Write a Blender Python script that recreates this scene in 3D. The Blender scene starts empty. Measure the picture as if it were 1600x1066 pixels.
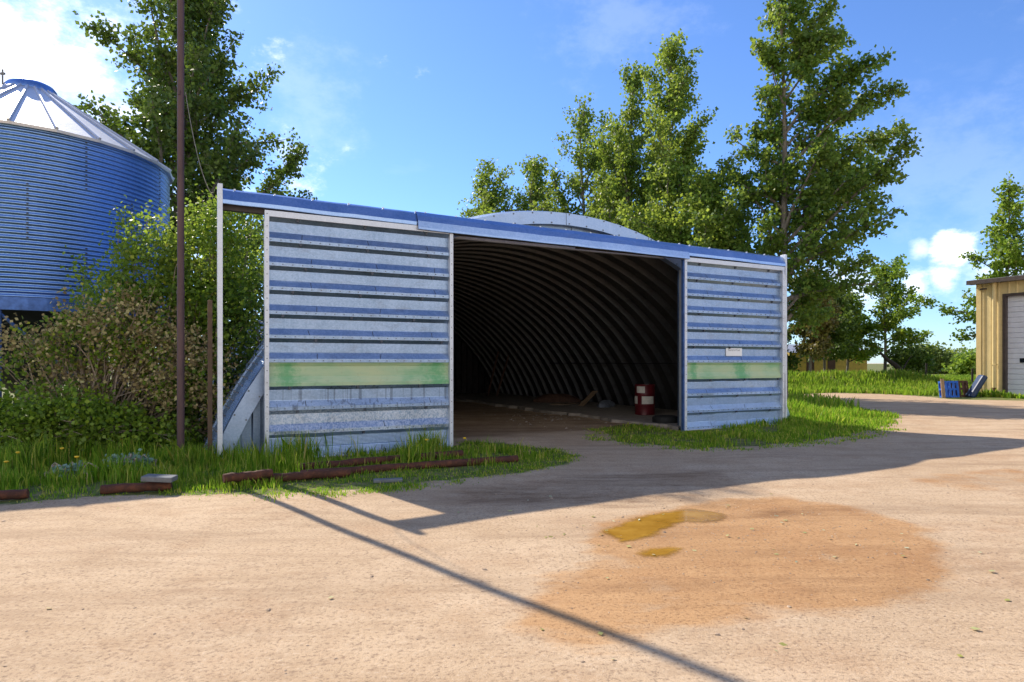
import bpy, math, random
import numpy as np
from mathutils import Vector, Matrix
R_ = math.radians
PI = math.pi
scene = bpy.context.scene
COL = scene.collection

# ------------------------------------------------------------------ helpers
CAM_H, F, HOR = 1.6, 1000.0, 567.0          # eye height, focal length and horizon in photo pixels (1600 wide)

def at(px, py, z=0.0):
    b = (py - HOR) / F
    y = (CAM_H - z) / b
    return np.array([(px - 800.0) / F * y, y, z])

def gz(x, y):
    """height of the yard"""
    x = np.asarray(x, float); y = np.asarray(y, float)
    z = 0.005 * np.clip(x - 1, -12, 24)
    z = z + 0.018 * np.sin(x * 0.9 + y * 0.37) * np.sin(y * 0.8 - x * 0.21) + 0.01 * np.sin(x * 2.3 + 1.3) * np.cos(y * 1.9 + x * 0.4)
    # grassy bank beyond the far side of the yard
    d = (y - 39.8 - 0.12 * (x - 20)) / 2.2
    z = z + 0.72 * np.exp(-d * d) * np.clip((x - 11) / 3, 0, 1) * np.clip((28.5 - x) / 4, 0, 1)
    z = z + 0.45 * np.clip((y - 45) / 60, 0, 1) * np.clip((x - 5) / 10, 0, 1)
    # puddle hollow is flat
    pd = np.exp(-(((x - 1.4) / 1.6) ** 2 + ((y - 6.1) / 1.3) ** 2) ** 2)
    z = z * (1 - pd)
    return z

def tag(o, label=None, cat=None, group=None, kind=None):
    if label: o['label'] = label
    if cat: o['category'] = cat
    if group: o['group'] = group
    if kind: o['kind'] = kind
    return o

def empty(name, loc, rz=0.0, label=None, cat=None, group=None):
    o = bpy.data.objects.new(name, None)
    COL.objects.link(o)
    o.location = loc; o.rotation_euler = (0, 0, rz)
    o.empty_display_size = 0.3
    return tag(o, label, cat, group)

class MB:
    def __init__(self):
        self.v = []; self.f = []; self.m = []; self.n = 0
    def add(self, vs, fs, mi=0):
        vs = np.asarray(vs, float).reshape(-1, 3)
        self.v.append(vs)
        for f in fs:
            self.f.append(tuple(int(i) + self.n for i in f)); self.m.append(mi)
        self.n += len(vs)
    def box(self, x0, x1, y0, y1, z0, z1, mi=0, M=None):
        v = np.array([(x, y, z) for z in (z0, z1) for y in (y0, y1) for x in (x0, x1)], float)
        if M is not None:
            v = v @ np.array(M.to_3x3()).T + np.array(M.translation)
        self.add(v, [(0, 2, 3, 1), (4, 5, 7, 6), (0, 1, 5, 4), (2, 6, 7, 3), (0, 4, 6, 2), (1, 3, 7, 5)], mi)
    def tube(self, pts, rad, sides=8, mi=0, cap=True):
        pts = np.asarray(pts, float); n = len(pts)
        rad = np.broadcast_to(np.asarray(rad, float), (n,))
        T = np.gradient(pts, axis=0); T /= np.linalg.norm(T, axis=1)[:, None] + 1e-9
        ref = np.array([0, 0, 1.0]) if abs(T[0][2]) < 0.9 else np.array([1.0, 0, 0])
        A = np.cross(T, ref); A /= np.linalg.norm(A, axis=1)[:, None] + 1e-9
        B = np.cross(T, A)
        a = np.linspace(0, 2 * PI, sides, endpoint=False)
        V = pts[:, None, :] + rad[:, None, None] * (np.cos(a)[None, :, None] * A[:, None, :] + np.sin(a)[None, :, None] * B[:, None, :])
        fs = []
        for i in range(n - 1):
            for j in range(sides):
                k = (j + 1) % sides
                fs.append((i * sides + j, i * sides + k, (i + 1) * sides + k, (i + 1) * sides + j))
        if cap:
            fs.append(tuple(range(sides))[::-1]); fs.append(tuple((n - 1) * sides + j for j in range(sides)))
        self.add(V.reshape(-1, 3), fs, mi)
    def grid(self, V, mi=0):
        """V: (a,b,3) grid of points"""
        V = np.asarray(V, float); a, b = V.shape[:2]
        fs = [(i * b + j, i * b + j + 1, (i + 1) * b + j + 1, (i + 1) * b + j) for i in range(a - 1) for j in range(b - 1)]
        self.add(V.reshape(-1, 3), fs, mi)
    def lathe(self, prof, segs=32, mi=0, c=(0, 0)):
        a = np.linspace(0, 2 * PI, segs + 1)
        prof = np.asarray(prof, float)
        V = np.stack([c[0] + prof[:, 0][:, None] * np.cos(a), c[1] + prof[:, 0][:, None] * np.sin(a),
                      np.repeat(prof[:, 1][:, None], segs + 1, 1)], -1)
        self.grid(V, mi)
    def build(self, name, mats, parent=None, smooth=False, bevel=0):
        me = bpy.data.meshes.new(name)
        V = np.concatenate(self.v) if self.v else np.zeros((0, 3))
        me.from_pydata(V.tolist(), [], self.f)
        if not isinstance(mats, (list, tuple)): mats = [mats]
        for m in mats: me.materials.append(m)
        if len(mats) > 1: me.polygons.foreach_set('material_index', self.m)
        if smooth: me.polygons.foreach_set('use_smooth', [True] * len(self.f))
        me.update()
        o = bpy.data.objects.new(name, me); COL.objects.link(o)
        if parent: o.parent = parent
        if bevel:
            md = o.modifiers.new('bevel', 'BEVEL'); md.width = bevel; md.segments = 2; md.limit_method = 'ANGLE'
        if smooth:
            try: me.set_sharp_from_angle(angle=R_(40))
            except Exception: pass
        return o

def poly_mesh(name, V, nper, mats, parent=None, mi=None, smooth=False):
    """many equal n-gons: V (n, nper, 3)"""
    V = np.asarray(V, np.float32); n = V.shape[0]
    me = bpy.data.meshes.new(name)
    me.vertices.add(n * nper); me.vertices.foreach_set('co', V.reshape(-1))
    me.loops.add(n * nper); me.loops.foreach_set('vertex_index', np.arange(n * nper, dtype=np.int32))
    me.polygons.add(n); me.polygons.foreach_set('loop_start', np.arange(0, n * nper, nper, dtype=np.int32))
    if not isinstance(mats, (list, tuple)): mats = [mats]
    for m in mats: me.materials.append(m)
    if mi is not None: me.polygons.foreach_set('material_index', np.asarray(mi, np.int32))
    me.update(calc_edges=True); me.validate()
    o = bpy.data.objects.new(name, me); COL.objects.link(o)
    if parent: o.parent = parent
    return o

def in_poly(P, x, y):
    P = np.asarray(P, float); ins = np.zeros(x.shape, bool)
    j = len(P) - 1
    for i in range(len(P)):
        c = ((P[i, 1] > y) != (P[j, 1] > y)) & (x < (P[j, 0] - P[i, 0]) * (y - P[i, 1]) / (P[j, 1] - P[i, 1] + 1e-12) + P[i, 0])
        ins ^= c; j = i
    return ins

def seg_dist(L, x, y):
    d = np.full(x.shape, 1e9)
    for (a, b) in zip(L[:-1], L[1:]):
        ax, ay, bx, by = a[0], a[1], b[0], b[1]
        t = np.clip(((x - ax) * (bx - ax) + (y - ay) * (by - ay)) / ((bx - ax) ** 2 + (by - ay) ** 2 + 1e-12), 0, 1)
        d = np.minimum(d, np.hypot(x - ax - t * (bx - ax), y - ay - t * (by - ay)))
    return d

def vnoise(x, y, s, seed=0):
    """smooth value noise 0..1"""
    rng = np.random.default_rng(seed); T = rng.random((64, 64))
    x = np.asarray(x) / s; y = np.asarray(y) / s
    xi = np.floor(x).astype(int); yi = np.floor(y).astype(int); fx = x - xi; fy = y - yi
    fx = fx * fx * (3 - 2 * fx); fy = fy * fy * (3 - 2 * fy)
    g = lambda a, b: T[a % 64, b % 64]
    return (g(xi, yi) * (1 - fx) + g(xi + 1, yi) * fx) * (1 - fy) + (g(xi, yi + 1) * (1 - fx) + g(xi + 1, yi + 1) * fx) * fy

# ------------------------------------------------------------------ materials
class NT:
    def __init__(self, name):
        self.m = bpy.data.materials.new(name); self.m.use_nodes = True
        self.t = self.m.node_tree; self.b = self.t.nodes['Principled BSDF']; self.out = self.t.nodes['Material Output']
    def n(self, typ, ins=None, **props):
        nd = self.t.nodes.new('ShaderNode' + typ)
        for k, v in props.items(): setattr(nd, k, v)
        for k, v in (ins or {}).items():
            s = nd.inputs[k]
            if isinstance(v, bpy.types.NodeSocket): self.t.links.new(v, s)
            else: s.default_value = v
        return nd
    def l(self, a, b): self.t.links.new(a, b)
    def coord(self, out='Object'): return self.n('TexCoord').outputs[out]
    def noise(self, vec, scale, detail=4, rough=0.55, stretch=None, rot=None):
        if stretch or rot:
            vec = self.n('Mapping', {'Vector': vec, 'Scale': stretch or (1, 1, 1), 'Rotation': rot or (0, 0, 0)}).outputs[0]
        return self.n('TexNoise', {'Vector': vec, 'Scale': scale, 'Detail': detail, 'Roughness': rough}).outputs['Fac']
    def ramp(self, fac, stops, interp='LINEAR'):
        r = self.n('ValToRGB', {'Fac': fac}); cr = r.color_ramp; cr.interpolation = interp
        while len(cr.elements) < len(stops): cr.elements.new(0.5)
        for e, (p, c) in zip(cr.elements, stops):
            e.position = p; e.color = (c, c, c, 1) if isinstance(c, (int, float)) else (*c, 1)
        return r.outputs[0]
    def mix(self, fac, a, b, mode='MIX'):
        nd = self.n('Mix', data_type='RGBA', blend_type=mode)
        for i, v in ((0, fac), (6, a), (7, b)):
            if isinstance(v, bpy.types.NodeSocket): self.l(v, nd.inputs[i])
            else: nd.inputs[i].default_value = v if not isinstance(v, tuple) else (*v, 1)[:4]
        return nd.outputs[2]
    def math(self, op, a, b=0.0, c=0.0, clamp=False):
        nd = self.n('Math', operation=op, use_clamp=clamp)
        for i, v in enumerate((a, b, c)):
            if isinstance(v, bpy.types.NodeSocket): self.l(v, nd.inputs[i])
            else: nd.inputs[i].default_value = v
        return nd.outputs[0]
    def bump(self, h, strength=0.3, dist=0.01, normal=None):
        ins = {'Height': h, 'Strength': strength, 'Distance': dist}
        if normal is not None: ins['Normal'] = normal
        return self.n('Bump', ins).outputs[0]
    def set(self, **kw):
        names = {'col': 'Base Color', 'rough': 'Roughness', 'metal': 'Metallic', 'normal': 'Normal', 'spec': 'Specular IOR Level', 'alpha': 'Alpha', 'trans': 'Transmission Weight', 'coat': 'Coat Weight'}
        for k, v in kw.items():
            s = self.b.inputs[names[k]]
            if isinstance(v, bpy.types.NodeSocket): self.l(v, s)
            elif isinstance(v, tuple): s.default_value = (*v, 1)[:4]
            else: s.default_value = v
        return self.m

def galv(name, lo=(.34, .37, .42), hi=(.56, .60, .66), metal=.8, rough=.38, wave=None, wscale=60, wstr=.25, dirt=.35, speck=0.0, drips=0.0, dirtcol=(.13, .10, .08)):
    k = NT(name); c = k.coord()
    big = k.noise(c, 1.3, 4, .6)
    sp = k.n('TexVoronoi', {'Vector': c, 'Scale': 45.0}).outputs['Color']
    spv = k.n('SeparateColor', {0: sp}).outputs[0]
    st = k.noise(c, 3.0, 3, .6, (6, 6, .5))
    f = k.math('ADD', k.math('MULTIPLY', big, .6), k.math('ADD', k.math('MULTIPLY', spv, .22), k.math('MULTIPLY', st, .25)))
    col = k.mix(k.ramp(f, [(.3, 0), (.75, 1)]), lo, hi)
    dn = k.noise(c, 2.2, 6, .7, (1, 1, 2.5))
    col = k.mix(k.math('MULTIPLY', k.ramp(dn, [(.52, 0), (.75, 1)]), dirt), col, dirtcol)
    m_ = metal
    if drips:
        dr = k.noise(c, 7.0, 2, .5, (3, 3, .05))
        col = k.mix(k.math('MULTIPLY', k.ramp(dr, [(.58, 0), (.66, 1)]), drips), col, (.07, .08, .1))
    if speck:
        s2 = k.ramp(k.noise(c, 26.0, 5, .75, (1.4, 1.4, 1)), [(.45, 0), (.56, 1)])
        col = k.mix(k.math('MULTIPLY', s2, speck), col, (.72, .76, .82))
        m_ = k.math('MULTIPLY', k.math('SUBTRACT', 1.0, k.math('MULTIPLY', s2, speck)), metal)
    ro = k.n('MapRange', {'Value': f, 3: rough - .08, 4: rough + .15}).outputs[0]
    nrm = k.bump(k.noise(c, 9.0, 3), .12, .02)
    if wave:
        w = k.n('TexWave', {'Vector': c if wave != 'UV' else k.coord('UV'), 'Scale': wscale, 'Distortion': 0.0}, wave_type='BANDS', bands_direction='X' if wave == 'UV' else wave, wave_profile='SIN').outputs['Fac']
        nrm = k.bump(w, wstr, .006, nrm)
    return k.set(col=col, rough=ro, metal=m_, normal=nrm)

M = {}
M['galv'] = galv('galvanised_sheet', (.20, .29, .43), (.36, .47, .65), metal=.92, rough=.30, wave='Z', wscale=20, wstr=.2)
M['galv_drip'] = galv('galvanised_sheet_streaked', (.24, .33, .47), (.40, .51, .68), metal=.88, rough=.32, wave='Z', wscale=20, wstr=.35, drips=.5)
M['galv_speck'] = galv('galvanised_sheet_flaking', (.20, .29, .43), (.38, .48, .64), metal=.85, rough=.34, speck=.5)
M['galv_low'] = galv('galvanised_sheet_bottom', (.30, .42, .60), (.46, .58, .76), metal=.85, rough=.32, wave='Z', wscale=14, wstr=.7, dirt=.3)
M['galv_frame'] = galv('galvanised_frame', (.5, .54, .6), (.66, .7, .76), metal=.6, rough=.45, dirt=.2)
M['galv_hood'] = galv('galvanised_hood', (.24, .37, .60), (.38, .51, .76), metal=.92, rough=.30, dirt=.2)
M['galv_shell'] = galv('galvanised_arch', (.22, .32, .48), (.36, .47, .64), metal=.85, rough=.42, wave='UV', wscale=9.0, wstr=.9, dirt=.45)
M['galv_flange'] = galv('galvanised_flange', (.26, .36, .54), (.38, .49, .68), metal=.82, rough=.38, dirt=.15)
M['galv_end'] = galv('galvanised_end_wall', (.20, .29, .44), (.32, .42, .58), metal=.85, rough=.38, dirt=.25)
M['galv_bin'] = galv('galvanised_bin', (.17, .31, .60), (.28, .44, .74), metal=.94, rough=.30, dirt=.12)
M['galv_roof'] = galv('galvanised_bin_roof', (.55, .57, .6), (.7, .72, .75), metal=.7, rough=.42, dirt=.08)

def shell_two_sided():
    # weathered zinc outside, inner face coloured darker and browner to paint in interior shade
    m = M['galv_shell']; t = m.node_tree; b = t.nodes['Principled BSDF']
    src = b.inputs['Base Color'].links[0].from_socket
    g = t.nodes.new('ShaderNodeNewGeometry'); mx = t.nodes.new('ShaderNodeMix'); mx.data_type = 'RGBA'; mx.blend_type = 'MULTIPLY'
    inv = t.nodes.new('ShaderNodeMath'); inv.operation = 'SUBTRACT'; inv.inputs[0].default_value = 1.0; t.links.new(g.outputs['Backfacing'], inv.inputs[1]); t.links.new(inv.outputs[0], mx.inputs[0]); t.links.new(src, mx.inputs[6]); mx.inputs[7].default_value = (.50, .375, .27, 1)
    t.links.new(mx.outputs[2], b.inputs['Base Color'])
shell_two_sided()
def simple(name, col, rough=.6, metal=0.0, var=.35, scale=6.0, bump=.15, stretch=None):
    k = NT(name); c = k.coord()
    n = k.noise(c, scale, 5, .65, stretch)
    lo = tuple(x * (1 - var) for x in col); hi = tuple(min(1, x * (1 + var)) for x in col)
    cc = k.mix(k.ramp(n, [(.3, 0), (.7, 1)]), lo, hi)
    return k.set(col=cc, rough=rough, metal=metal, normal=k.bump(n, bump, .02))

M['seam'] = simple('dark_seam', (.06, .07, .09), .6, .3)
M['bolt'] = simple('bolt_heads', (.16, .17, .19), .5, .6)
M['track'] = simple('door_track_dark', (.06, .05, .045), .7, .3)
M['pole'] = simple('oxide_red_pole', (.085, .048, .048), .6, .2, .3, 14, .15, (1, 1, .2))
M['brownpost'] = simple('brown_post', (.10, .065, .04), .8)
M['wire'] = simple('steel_wire', (.22, .2, .17), .5, .6)
M['bark'] = simple('grey_bark', (.16, .14, .115), .9, 0, .5, 9, .6, (1, 1, .3))
M['bark_dark'] = simple('black_bark', (.028, .024, .02), .9, 0, .4, 9, .6)
M['stem'] = simple('pale_stems', (.34, .27, .21), .9, 0, .4, 9, .3)
M['drywood'] = simple('dry_twigs', (.30, .23, .17), .9, 0, .35, 9, .3)
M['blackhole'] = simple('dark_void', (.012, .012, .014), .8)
M['beam'] = simple('blue_grey_beam', (.07, .15, .40), .5, .5)
M['hopper'] = simple('hopper_steel', (.05, .055, .07), .55, .6)
M['concrete'] = simple('old_concrete', (.30, .26, .22), .9, 0, .3, 5, .4)
M['cpad'] = simple('pale_concrete_block', (.15, .16, .17), .9, 0, .2, 12, .3)
M['red'] = simple('drum_red', (.12, .010, .016), .42, .1, .35, 5)
M['whitelabel'] = simple('drum_label', (.66, .64, .58), .7, 0, .15, 8)
M['rubber'] = simple('tyre_rubber', (.012, .012, .012), .75, 0, .3, 20)
M['hub'] = simple('hub_grey', (.16, .16, .16), .5, .5)
M['wood'] = simple('weathered_wood', (.33, .22, .13), .85, 0, .35, 12, .3, (1, 6, 6))
M['brownwood'] = simple('brown_wood', (.10, .05, .032), .85, 0, .4, 12, .3)
M['cardboard'] = simple('cardboard', (.30, .21, .14), .9, 0, .25, 5)
M['bag'] = simple('grey_blue_sack', (.16, .18, .22), .6, 0, .5, 5, .4)
M['bluepaint'] = simple('blue_paint', (.02, .13, .55), .5, 0, .3, 8)
M['bluetarp'] = simple('dark_blue_mat', (.012, .035, .10), .5, 0, .4, 6)
M['paleLog'] = simple('bleached_log', (.62, .54, .38), .85, 0, .25, 10)
M['yellow'] = simple('yellow_siding', (.50, .34, .05), .7, 0, .25, 3)
M['tan'] = simple('tan_siding', (.60, .49, .25), .5, 0, .12, 3, .05)
M['tan_trim'] = simple('tan_trim', (.64, .50, .23), .5, 0, .1, 3, .05)
M['darktrim'] = simple('dark_brown_trim', (.06, .045, .04), .5)
M['shoproof'] = simple('shop_roof', (.42, .43, .45), .5, .3)
M['ohdoor'] = simple('white_overhead_door', (.62, .65, .72), .45, 0, .08, 3, .03)
M['glass'] = simple('dark_glass', (.01, .012, .015), .1)
M['sign'] = simple('white_sign', (.82, .84, .86), .5, 0, .05)
M['ink'] = simple('sign_ink', (.22, .24, .27), .6)
M['stone'] = simple('stones', (.38, .28, .19), .9, 0, .5, 3)
M['petal'] = simple('yellow_petals', (.75, .48, .02), .7)
M['cable'] = simple('black_conduit', (.02, .02, .022), .6)

def rustmat():
    k = NT('rust'); c = k.coord()
    n = k.noise(c, 9, 7, .7); n2 = k.noise(c, 40, 3, .6)
    col = k.ramp(k.math('ADD', k.math('MULTIPLY', n, .8), k.math('MULTIPLY', n2, .25)), [(.3, (.025, .012, .009)), (.52, (.085, .03, .016)), (.72, (.19, .065, .028)), (.85, (.15, .09, .06))])
    return k.set(col=col, rough=.85, metal=.1, normal=k.bump(n, .5, .02))
M['rust'] = rustmat()

def skylight():
    k = NT('green_fibreglass'); c = k.coord()
    n = k.noise(c, 1.0, 4, .6, (1.0, 1, 2.2)); n2 = k.noise(c, 5.0, 4, .65, (.5, 1, 14)); n3 = k.noise(c, 9.0, 4, .7)
    f = k.math('ADD', k.math('MULTIPLY', n, .75), k.math('MULTIPLY', n2, .3))
    col = k.ramp(f, [(.40, (.48, .56, .33)), (.54, (.40, .54, .33)), (.64, (.26, .47, .26)), (.76, (.12, .36, .16))])
    xx = k.n('SeparateXYZ', {0: c}).outputs[0]
    for x0, w_ in ((-5.85, .24), (-3.2, .3), (4.75, .3), (3.2, .16)):
        g = k.math('DIVIDE', k.math('ABSOLUTE', k.math('SUBTRACT', xx, x0)), w_)
        g = k.math('ADD', g, k.math('ADD', k.math('MULTIPLY', k.math('SUBTRACT', n3, .5), 2.4), k.math('MULTIPLY', k.math('SUBTRACT', n2, .5), 2.2)))
        col = k.mix(k.ramp(g, [(.1, .8), (1.1, 0)]), col, (.09, .37, .15))
    col = k.mix(k.ramp(n3, [(.6, 0), (.75, .5)]), col, (.25, .26, .16))
    return k.set(col=col, rough=.55, normal=k.bump(n2, .25, .01))
M['skylight'] = skylight()

def leafmat(name, stops, transl=.45, tcol=(.30, .42, .05), rough=.45, spec=.35):
    k = NT(name)
    r = k.n('NewGeometry').outputs['Random Per Island']
    col = k.ramp(r, stops)
    if 'blades' in name: col = k.mix(k.math('MULTIPLY', k.ramp(k.noise(k.coord(), 1.7, 4, .65), [(.48, 0), (.7, 1)]), .55), col, (.26, .25, .06))
    elif 'dry' not in name: col = k.mix(k.math('MULTIPLY', k.ramp(k.noise(k.coord(), .9, 3, .6), [(.4, 0), (.65, 1)]), .35), col, (.17, .19, .035))
    k.set(col=col, rough=rough, spec=spec)
    tr = k.n('BsdfTranslucent', {'Color': k.mix(.6, col, tcol)})
    mx = k.n('MixShader', {0: transl})
    k.l(k.b.outputs[0], mx.inputs[1]); k.l(tr.outputs[0], mx.inputs[2]); k.l(mx.outputs[0], k.out.inputs[0])
    return k.m
M['leaf_poplar'] = leafmat('poplar_leaves', [(0, (0.037, 0.098, 0.019)), (.45, (0.084, 0.198, 0.030)), (.85, (0.158, 0.303, 0.047)), (1, (0.296, 0.395, 0.073))], .55, (.32, .38, .04))
M['leaf_light'] = leafmat('light_poplar_leaves', [(0, (0.054, 0.129, 0.023)), (.5, (0.136, 0.270, 0.040)), (.9, (0.237, 0.388, 0.063)), (1, (0.363, 0.473, 0.091))], .55, (.38, .44, .05))
M['leaf_dark'] = leafmat('dark_leaves', [(0, (0.027, 0.066, 0.014)), (.5, (0.064, 0.132, 0.020)), (1, (0.136, 0.219, 0.034))], .35, (.2, .3, .03))
M['leaf_brown'] = leafmat('brownish_leaves', [(0, (0.094, 0.074, 0.028)), (.5, (0.186, 0.139, 0.047)), (1, (0.223, 0.242, 0.055))], .35, (.3, .25, .05))
M['leaf_tan'] = leafmat('dry_tan_leaves', [(0, (0.171, 0.124, 0.059)), (.4, (0.342, 0.271, 0.131)), (.75, (0.500, 0.416, 0.211)), (1, (0.605, 0.581, 0.264))], .35, (.42, .34, .13), .7, .15)
M['leaf_shrub'] = leafmat('shrub_leaves', [(0, (0.065, 0.134, 0.014)), (.5, (0.146, 0.269, 0.023)), (.9, (0.292, 0.429, 0.033)), (1, (0.582, 0.590, 0.056))], .5, (.3, .42, .05))
M['leaf_low'] = leafmat('low_shrub_leaves', [(0, (0.068, 0.135, 0.012)), (.5, (0.151, 0.269, 0.019)), (1, (0.303, 0.430, 0.025))], .35, (.2, .36, .05))
M['leaf_far'] = leafmat('far_bush_leaves', [(0, (0.070, 0.119, 0.028)), (.5, (0.126, 0.196, 0.042)), (1, (0.210, 0.266, 0.056))], .4, (.34, .42, .06))
M['leaf_silver'] = leafmat('silvery_leaves', [(0, (0.130, 0.247, 0.195)), (1, (0.312, 0.468, 0.364))], .3, (.2, .35, .2))
M['grass'] = leafmat('grass_blades', [(0, (0.098, 0.209, 0.014)), (.5, (0.196, 0.375, 0.023)), (.76, (0.367, 0.520, 0.041)), (.9, (0.637, 0.584, 0.086)), (1, (0.800, 0.667, 0.230))], .55, (.22, .42, .02), .5, .25)
M['grass_far'] = leafmat('meadow_blades', [(0, (0.088, 0.171, 0.014)), (.5, (0.157, 0.279, 0.024)), (.9, (0.264, 0.358, 0.037)), (1, (0.491, 0.420, 0.109))], .45, (.3, .48, .03), .5, .2)
M['litter'] = leafmat('fallen_leaf', [(0, (.35, .34, .08)), (.5, (.5, .5, .22)), (1, (.62, .62, .45))], .2, (.4, .45, .1))

def groundmat():
    k = NT('yard_ground'); c = k.coord()
    g = k.n('Attribute', attribute_name='grass').outputs['Fac']
    w = k.n('Attribute', attribute_name='wet').outputs['Fac']
    big = k.noise(c, .35, 5, .6); mid = k.noise(c, 1.6, 6, .62); fine = k.noise(c, 38, 4, .7); grit = k.noise(c, 130, 2, .6)
    streak = k.noise(c, 1.2, 6, .65, (.45, 2.0, 1), (0, 0, R_(-14)))
    streak2 = k.noise(c, 3.4, 5, .7, (.5, 2.0, 1), (0, 0, R_(9)))
    f = k.math('ADD', k.math('MULTIPLY', big, .30), k.math('ADD', k.math('MULTIPLY', streak, .30), k.math('ADD', k.math('MULTIPLY', streak2, .14), k.math('MULTIPLY', mid, .26))))
    dirt = k.ramp(f, [(.34, (.42, .29, .172)), (.5, (.52, .378, .24)), (.62, (.60, .452, .30)), (.75, (.65, .51, .36))])
    dirt = k.mix(k.math('MULTIPLY', k.ramp(k.noise(c, .9, 5, .65), [(.5, 0), (.72, 1)]), .45), dirt, (.36, .20, .10))
    dirt = k.mix(k.ramp(fine, [(.36, .6), (.47, 0)]), dirt, (.17, .11, .075))
    dirt = k.mix(k.ramp(fine, [(.56, 0), (.68, .5)]), dirt, (.62, .5, .37))
    dirt = k.mix(k.ramp(grit, [(.30, .45), (.42, 0)]), dirt, (.12, .085, .06))
    dirt = k.mix(k.ramp(k.noise(c, 12, 3, .7), [(.68, 0), (.74, .7)]), dirt, (.12, .085, .06))
    trk = k.noise(c, .8, 5, .62, (.3, 2.4, 1), (0, 0, R_(-10)))
    dirt = k.mix(k.math('MULTIPLY', k.ramp(trk, [(.50, 0), (.66, 1)]), .5), dirt, (.30, .20, .12))
    pat = k.noise(c, 4.5, 5, .7, (.7, 1.3, 1))
    dirt = k.mix(k.math('MULTIPLY', k.ramp(pat, [(.52, 0), (.72, 1)]), .5), dirt, (.31, .205, .125))
    # wet stain round the puddle
    wn = k.math('ADD', w, k.math('ADD', k.math('MULTIPLY', k.math('SUBTRACT', mid, .5), 1.5), k.math('MULTIPLY', k.math('SUBTRACT', streak, .5), 1.3)))
    wm = k.ramp(wn, [(.30, 0), (.72, 1)])
    dirt = k.mix(k.math('MULTIPLY', wm, .9), dirt, (.86, .66, .44), 'MULTIPLY')
    dk = k.n('Attribute', attribute_name='damp_shade').outputs['Fac']  # moist dirt patches, plus shade painted into the shed floor
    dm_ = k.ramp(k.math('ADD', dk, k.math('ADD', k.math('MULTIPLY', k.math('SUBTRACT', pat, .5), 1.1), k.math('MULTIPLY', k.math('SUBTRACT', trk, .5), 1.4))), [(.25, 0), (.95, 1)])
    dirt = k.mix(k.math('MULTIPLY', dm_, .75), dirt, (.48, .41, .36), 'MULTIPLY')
    # soil and short growth under the grass
    soil = k.ramp(k.noise(c, 5, 5, .7), [(.3, (.07, .10, .02)), (.48, (.12, .15, .035)), (.6, (.22, .19, .08)), (.76, (.36, .27, .16))])
    gn = k.math('ADD', g, k.math('MULTIPLY', k.math('SUBTRACT', k.noise(c, 2.6, 6, .7), .5), 1.4))
    gm = k.ramp(gn, [(.42, 0), (.66, 1)])
    col = k.mix(gm, dirt, soil)
    h = k.math('ADD', k.math('MULTIPLY', fine, .55), k.math('ADD', k.math('MULTIPLY', grit, .35), k.math('MULTIPLY', streak2, 1.2)))
    return k.set(col=col, rough=k.n('MapRange', {'Value': wm, 3: .95, 4: .75}).outputs[0], spec=.2, normal=k.bump(h, .42, .03))
M['ground'] = groundmat()

def puddlemat():
    k = NT('amber_puddle_water'); c = k.coord()
    n = k.noise(c, 3.0, 4, .6)
    col = k.ramp(n, [(.35, (.34, .17, .02)), (.6, (.48, .265, .04)), (.75, (.50, .30, .08))])
    k.b.inputs['IOR'].default_value = 1.33
    dp = k.n('Attribute', attribute_name='depth').outputs['Fac']
    e = k.math('ADD', dp, k.math('MULTIPLY', k.math('SUBTRACT', k.noise(c, 7, 5, .7), .5), .16))
    al = k.n('MapRange', {'Value': e, 1: -.02, 2: .09, 3: 0.0, 4: .86}, interpolation_type='SMOOTHSTEP').outputs[0]
    return k.set(col=col, rough=.09, spec=.6, alpha=al)
M['puddle'] = puddlemat()

# ------------------------------------------------------------------ world, sun, camera
SUN_EL, SUN_AZ = R_(38.3), R_(-42.35)          # azimuth from +Y, clockwise positive
world = bpy.data.worlds.new("World"); scene.world = world; world.use_nodes = True
wt = world.node_tree; wt.nodes.clear()
class WN(NT):
    def __init__(self): self.t = wt
W = WN()
sky = W.n('TexSky', sky_type='NISHITA', sun_disc=False, sun_elevation=SUN_EL, sun_rotation=SUN_AZ)
sky.air_density = 1.0; sky.dust_density = 0.25; sky.ozone_density = 3.0; sky.altitude = 300
d = W.coord('Generated')
nrm = W.n('VectorMath', {0: d}, operation='NORMALIZE').outputs[0]
sep = W.n('SeparateXYZ', {0: nrm})
def pxdir(px, py):
    v = Vector(((px - 800) / F, 1.0, (HOR - py) / F)); v.normalize(); return tuple(v)
warp = W.n('TexNoise', {'Vector': W.n('Mapping', {'Vector': nrm, 'Scale': (1, 1, 1.7)}).outputs[0], 'Scale': 9.0, 'Detail': 9.0, 'Roughness': .66}).outputs['Fac']
fluff = W.n('TexNoise', {'Vector': W.n('Mapping', {'Vector': nrm, 'Scale': (1, 1, 3.2)}).outputs[0], 'Scale': 3.0, 'Detail': 8.0, 'Roughness': .6}).outputs['Fac']
total = None
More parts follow.
